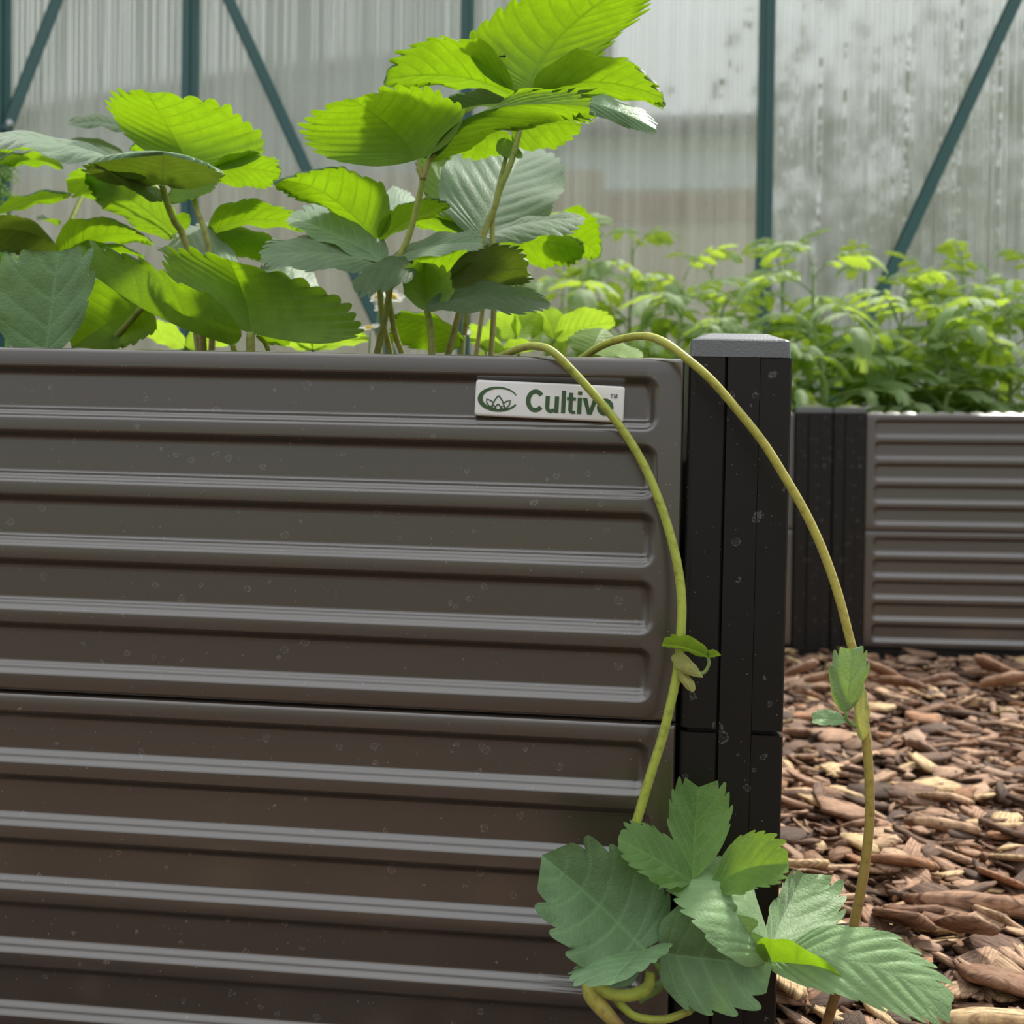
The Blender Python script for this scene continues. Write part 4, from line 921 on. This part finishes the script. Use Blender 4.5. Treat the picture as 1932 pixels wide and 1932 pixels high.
# youngest leaf at the top
R1.kind = 'leaf_young'
pf((800, 480, 4.3), (820, 112, 2.2), (690, 200, 3.2), (965, 225, 3.2), 1, m=(805, 300, 2.9), teeth=5, amp=0.09, base_round=1.3, entire=0.35, tip_pow=0.5, camber=0.05)
pf((795, 490, 4.4), (498, 320, 5.2), (650, 268, 3.9), (640, 500, 6.0), 1, teeth=7, amp=0.08, quilt=0.012, m=(650, 400, 5.0))
pf((790, 495, 4.4), (665, 505, 6.2), (700, 465, 5.6), (720, 520, 6.4), 1, teeth=4, amp=0.06)
pf((880, 520, 4.4), (1185, 415, 5.4), (1035, 280, 3.9), (1050, 535, 5.8), 1, teeth=7, amp=0.08, quilt=0.012, m=(1020, 440, 4.4))

r2 = [(1060,700,-7),(1090,682,-5),(1130,655,-3),(1170,640,-1.8),(1215,634,-0.6),(1252,645,0.5),(1290,672,1.2),(1340,715,1.6),(1390,772,1.8),(1440,835,2.0),(1482,902,2.2),(1521,970,2.4),(1553,1040,2.6),(1581,1120,2.8),(1602,1200,3.0),(1617,1260,3.2),(1627,1330,3.4),(1635,1400,3.6),(1640,1470,3.7),(1641,1540,3.8),(1635,1610,3.8),(1626,1670,3.8),(1612,1740,3.7),(1595,1810,3.6),(1578,1870,3.5),(1560,1932,3.4),(1545,1985,3.2)]
run2 = thing('strawberry_runner', PO((1215, 634), -0.6), 'right strawberry runner crossing the black post and hanging before the bark, red lower down', 'runner', 'hanging strawberry runners')
V, Fc, tt = tube_vf([PO(p, p[2]) for p in r2], [0.0021, 0.0023, 0.0024, 0.0023, 0.0025, 0.0026], 130, 12)
mk('stolon', V, Fc, M['runner_red'], run2, True, attrs={'along': tt})
R2 = Q(); R2.o = run2; R2.kind = 'leaf_plantlet'; R2.stem = 'stem_green'; R2.seed = 41
s = stalk(R2, Z7, [(400, 420, -4.2), (405, 455, -4.2), (430, 480, -4.1), (465, 490, -3.9)], 0.0010)
lf(R2, s, Z7, (400, 425, -4.2), (430, 140, -4.4), (318, 250, -4.2), (505, 240, -4.0), 1, teeth=3, amp=0.16, entire=0.42)
lf(R2, s, Z7, (402, 462, -4.2), (253, 455, -4.6), (310, 408, -4.2), (320, 485, -4.8), 1, teeth=3, amp=0.1)
lf(R2, run2, Z7, (480, 300, -3.9), (480, 560, -4.1), (440, 430, -4.0), (512, 450, -4.0), 1, mat='bract', name='bract', teeth=3, amp=0.0, camber=0.25, base_round=0.6, tip_pow=1.2)
# fine hairs along both runners
for rn, pts, seed in ((run1, r1, 5), (run2, r2, 6)):
    rr = np.random.default_rng(seed); C0 = spline([PO(p, p[2]) for p in pts], 420); Vh = []; Fh = []
    for p, q in zip(C0[60:-1], C0[61:]):
        d = rr.normal(size=3); tg = (q-p)/np.linalg.norm(q-p); d -= tg*d.dot(tg); d /= np.linalg.norm(d); b0 = p+d*0.0021; e = b0+d*rr.uniform(0.0006, 0.0016)+tg*0.0004; w = np.cross(d, tg)*0.00009
        n = len(Vh); Vh += [b0-w, b0+w, b0+tg*0.00014, e]; Fh += [(n, n+1, n+3), (n+1, n+2, n+3), (n+2, n, n+3)]
    mk('hairs', Vh, Fh, M['bract'], rn, False, 'stuff', attrs={'vein': [0]*len(Vh)})

# ================================================================== tomatoes in the far beds
def tomato_leaflet(seed):
    r = np.random.default_rng(seed); w = r.uniform(0.20, 0.30); dr = r.uniform(0.10, 0.28)
    V, Fc, vein = leaflet_vf((0, 0, 0), (0.5, 0, 0.04), (1, 0, -dr), (0.45, w, -0.03), (0.45, -w, -0.03), teeth=4, amp=0.2, quilt=0.012, camber=0.12, curl=-0.1, seed=seed, base_round=0.8, tip_pow=1.25, entire=0.2, spt=4, cols=4)
    me = bpy.data.meshes.new('leaflet'); me.from_pydata([tuple(v) for v in V], [], Fc); a = me.attributes.new('vein', 'FLOAT', 'POINT'); a.data.foreach_set('value', np.array(vein, np.float32))
    me.polygons.foreach_set('use_smooth', [True]*len(me.polygons)); me.materials.append(M['leaf_tomato']); me.update(); return me
TL = [tomato_leaflet(900+i) for i in range(8)]
def frame(d, up):
    d = d/np.linalg.norm(d); y = np.cross(up, d); y /= np.linalg.norm(y)+1e-9; z = np.cross(d, y); m = np.eye(4); m[:3, 0] = d; m[:3, 1] = y; m[:3, 2] = z; return m
def tomato_leaf_proto(seed):
    r = np.random.default_rng(seed); n = 14; pts = []
    a0 = r.uniform(0.5, 1.0); a1 = r.uniform(-1.1, -0.4); p = np.zeros(3); pts.append(p.copy())
    for i in range(n):
        a = a0+(a1-a0)*(i/n); p = p+np.array([math.cos(a), 0.06*math.sin(3*i/n+seed), math.sin(a)])/n; pts.append(p.copy())
    pts = np.array(pts); V, Fc, tt = tube_vf(pts[::2], [0.013, 0.010, 0.006], 14, 6)
    me = bpy.data.meshes.new('leaf_stalk'); me.from_pydata([tuple(v) for v in V], [], Fc); a = me.attributes.new('along', 'FLOAT', 'POINT'); a.data.foreach_set('value', np.array(tt, np.float32)); me.polygons.foreach_set('use_smooth', [True]*len(me.polygons)); me.materials.append(M['stem_green'])
    items = []
    for k, (u, sc) in enumerate(((0.42, 0.26), (0.62, 0.36), (0.82, 0.38))):
        i = int(u*n); tg = pts[i+1]-pts[i]; tg /= np.linalg.norm(tg)
        for sg in (1, -1):
            d = tg*0.45+np.array([0, sg*0.9, 0])+[0, 0, r.uniform(-0.35, 0.2)]
            m = frame(d, np.array([0, 0, 1.0])); s = sc*r.uniform(0.85, 1.15); m[:3, :3] *= s; m[:3, 3] = pts[i]+d/np.linalg.norm(d)*0.03; items.append((int(r.integers(8)), m))
    tg = pts[-1]-pts[-2]; m = frame(tg, np.array([0, 0, 1.0])); m[:3, :3] *= 0.42; m[:3, 3] = pts[-1]; items.append((int(r.integers(8)), m))
    return me, items
TLF = [tomato_leaf_proto(700+i) for i in range(7)]
tn = 0
def tomato(px, y, top_py, label, seed):
    r = np.random.default_rng(seed); tip = U(px, top_py, y); x = tip[0]; zb = FZ-0.055
    hgt = tip[2]-zb
    o = thing('tomato_plant', (x, y, zb), label, 'tomato plant', 'young tomato plants')
    lean = r.uniform(-0.03, 0.03, 2)
    pts = [np.array([x+lean[0]*q*q+0.004*math.sin(9*q+seed), y+lean[1]*q*q, zb-0.02+(hgt*0.93+0.02)*q]) for q in np.linspace(0, 1, 7)]
    V, Fc, tt = tube_vf(pts, [0.0050, 0.0045, 0.0036, 0.0022], 24, 8); mk('stem', V, Fc, M['stem_green'], o, True, attrs={'along': [0.3]*len(tt)})
    nl = 13; az = r.uniform(0, 6.28)
    for k in range(nl):
        q = 0.16+0.84*k/(nl-1); az += 2.4+r.uniform(-0.4, 0.4); p = np.array([np.interp(q, np.linspace(0, 1, 7), [w[i] for w in pts]) for i in range(3)])-np.array(o.location)
        L_ = max(0.10, min(hgt, 0.30)*(0.66-0.26*q))*r.uniform(0.95, 1.3)
        if k >= nl-2: L_ *= 0.75
        for _try in range(12):
            ty = o.location[1]+p[1]+math.sin(az)*L_; tz = o.location[2]+p[2]-0.35*L_
            if (ty < FY+0.075 and tz < FZ+0.09) or ty > WY-0.06: az += 0.55
            else: break
        me, items = TLF[int(r.integers(7))]
        lo = link('leaf', me, o); lo.matrix_local = Matrix.Translation(p) @ Matrix.Rotation(az, 4, 'Z') @ Matrix.Rotation(-r.uniform(-0.1, 0.35)-0.5*(k >= nl-2), 4, 'Y') @ Matrix.Diagonal((L_, L_, L_, 1))
        for li, m in items:
            q2 = link('leaflet', TL[li], lo); q2.matrix_local = Matrix(m.tolist())
TOM = [(1105, 2.02, 420, 'tall tomato seedling rising just right of the strawberry leaves, leftmost of its bed'),
       (1195, 2.24, 435, 'second tomato seedling from the left, set further back near the wall'),
       (1275, 1.98, 505, 'shorter tomato seedling directly behind the left part of the near post'),
       (1360, 2.22, 490, 'tomato seedling at the back, just left of the green glazing bar'),
       (1390, 1.92, 560, 'short front-row tomato seedling rising behind the black post cap'),
       (1475, 2.20, 455, 'tomato seedling in front of the green glazing bar, pale drooping top leaves'),
       (1555, 1.95, 480, 'tomato seedling with a visible stem just behind the paired black posts'),
       (1625, 2.20, 490, 'back-row tomato seedling just left of the slanting brace foot'),
       (1690, 1.96, 540, 'front-row tomato seedling below the foot of the slanting brace'),
       (1755, 2.24, 520, 'low back-row tomato seedling just right of the slanting brace foot'),
       (1790, 1.92, 600, 'shortest front-row tomato seedling with broad leaves touching the bed rim'),
       (1840, 2.12, 490, 'tall tomato seedling near the right edge with star-like top leaves'),
       (1905, 1.96, 560, 'front-row tomato seedling beside the right frame edge'),
       (1945, 2.22, 480, 'back-row tomato seedling cut by the right frame edge'),
       (1040, 2.22, 520, 'tomato seedling half hidden behind the round pale strawberry leaf')]
for i, (px, y, ty, lb) in enumerate(TOM): tomato(px, y, ty, lb, 300+i)

# ================================================================== the garden outside, seen through the polycarbonate
lawn = mk('lawn', *box_vf(-30, 30, -30, 40, -0.3, -0.055), plain('mown_lawn', (0.16, 0.20, 0.07), 0.9, var=0.35, scale=3), kind='structure')
def out(px, py, y): return U(px, py, y)
# pale outbuilding with brown base, bluish boarding and a dark eaves line
sh = thing('outbuilding', (0.5, 10, -0.05), 'pale outbuilding with bluish boards and brown base, blurred beyond the polycarbonate', 'outbuilding')
x0, x1 = out(940, 300, 10)[0], out(1432, 300, 10)[0]
zz = lambda py: out(1200, py, 10)[2]
mk('base_wall', *box_vf(x0, x1, 10, 12.5, -0.05, zz(420)), plain('beige_render', (0.50, 0.43, 0.33), 0.9, var=0.1, scale=2), sh)
mk('brown_band', *box_vf(x0-0.02, x1+0.02, 9.97, 10.0, zz(420), zz(362)), plain('brown_boards', (0.32, 0.20, 0.12), 0.8, var=0.15, scale=4), sh)
for k in range(4):
    za, zb_ = zz(360)+(zz(262)-zz(360))*k/4, zz(360)+(zz(262)-zz(360))*(k+1)/4
    mk('board', *box_vf(x0, x1, 9.98-0.01*(k % 2), 12.5, za+0.006, zb_), plain('pale_blue_boards', (0.62, 0.68, 0.78), 0.6, var=0.06), sh)
mk('roof', *box_vf(x0-0.15, x1+0.1, 9.7, 12.7, zz(262), zz(240)), plain('dark_eaves', (0.12, 0.12, 0.11), 0.8), sh)
# tan fence and grey house at left
fn = thing('garden_fence', (-4, 9, -0.05), 'blurred tan board fence beyond the greenhouse at left', 'fence')
tan = plain('weathered_boards', (0.33, 0.26, 0.18), 0.9, var=0.2, scale=3)
for k in range(46):
    xb = -9.2+k*0.2; mk('board', *box_vf(xb, xb+0.185, 9.0+0.02*(k % 2), 9.03+0.02*(k % 2), -0.05, out(400, 330, 9)[2]), tan, fn)
hs = thing('house', (-5, 14, -0.05), 'pale grey house wall far beyond the greenhouse at left', 'house')
mk('wall', *box_vf(-14, -0.4, 14, 20, -0.05, 8.5), plain('grey_render', (0.33, 0.37, 0.38), 0.9, var=0.12, scale=0.7), hs)
V = [(-14.5,13.5,8.4),(0.1,13.5,8.4),(0.1,20.5,8.4),(-14.5,20.5,8.4),(-14.5,17,10.5),(0.1,17,10.5)]; mk('roof', V, [(0,1,5,4),(2,3,4,5),(0,4,3),(1,2,5),(3,2,1,0)], plain('slate_roof', (0.12, 0.12, 0.13), 0.8), hs)
# trees at right
barkm = plain('tree_bark', (0.16, 0.13, 0.10), 0.9, var=0.3, scale=8); crown_m = plain('tree_foliage', (0.13, 0.17, 0.07), 0.8, var=0.3, scale=2)
def tree(px, y, h, label, seed):
    r = np.random.default_rng(seed); x = out(px, 400, y)[0]
    o = thing('tree', (x, y, -0.05), label, 'tree', 'trees beyond the greenhouse')
    parts = [tube_vf([(x, y, -0.05), (x+0.05, y, h*0.3), (x-0.05, y, h*0.6), (x, y, h*0.95)], [0.16, 0.12, 0.07, 0.02], 12, 8)[:2]]
    for k in range(9):
        zb = h*(0.25+0.07*k); a = k*2.4; L_ = h*0.24; parts.append(tube_vf([(x, y, zb), (x+math.cos(a)*L_*0.6, y+math.sin(a)*L_*0.6, zb+L_*0.3), (x+math.cos(a)*L_, y+math.sin(a)*L_, zb+L_*0.7)], [0.05, 0.03, 0.01], 6, 5)[:2])
    mk('trunk', *join(parts), barkm, o, True)
    n = 2600; C0 = r.normal(size=(n, 3))*[h*0.17, h*0.17, h*0.24]+[x, y, h*0.62]; keep = np.sin(C0[:, 0]*2.6+seed)+np.sin(C0[:, 2]*2.9+seed*2)+np.sin(C0[:, 1]*2.2) > -0.5; C0 = C0[keep]
    Vv = []; Ff = []
    for c_ in C0:
        u = r.normal(size=3); u /= np.linalg.norm(u); w = np.cross(u, r.normal(size=3)); w /= np.linalg.norm(w); s_ = r.uniform(0.011, 0.024)*h; n_ = len(Vv)
        Vv += [c_-u*s_, c_+w*s_*0.5, c_+u*s_, c_-w*s_*0.5]; Ff.append((n_, n_+1, n_+2, n_+3))
    mk('foliage', Vv, Ff, crown_m, o, False, 'stuff')
tree(1560, 16, 7.0, 'loose-crowned tree beyond the wall, between the right glazing bar and the brace', 1)
tree(1760, 21, 9.0, 'tree blurred beyond the wall behind the slanting right brace', 2)
tree(1950, 11, 5.0, 'tree blurred beyond the wall at the right frame edge', 3)
hd = thing('hedge', (7, 26.5, -0.05), 'low dark green hedge under the trees beyond the wall at right', 'hedge')
r = np.random.default_rng(77); Vv = []; Ff = []
for k in range(5000):
    c_ = np.array([r.uniform(2.0, 14), r.uniform(26.0, 27.2), r.uniform(-0.05, 4.4)]); u = r.normal(size=3); u /= np.linalg.norm(u); w = np.cross(u, r.normal(size=3)); w /= np.linalg.norm(w); s_ = r.uniform(0.12, 0.26); n_ = len(Vv)
    Vv += [c_-u*s_, c_+w*s_*0.6, c_+u*s_, c_-w*s_*0.6]; Ff.append((n_, n_+1, n_+2, n_+3))
mk('foliage', Vv, Ff, crown_m, hd, False, 'stuff')
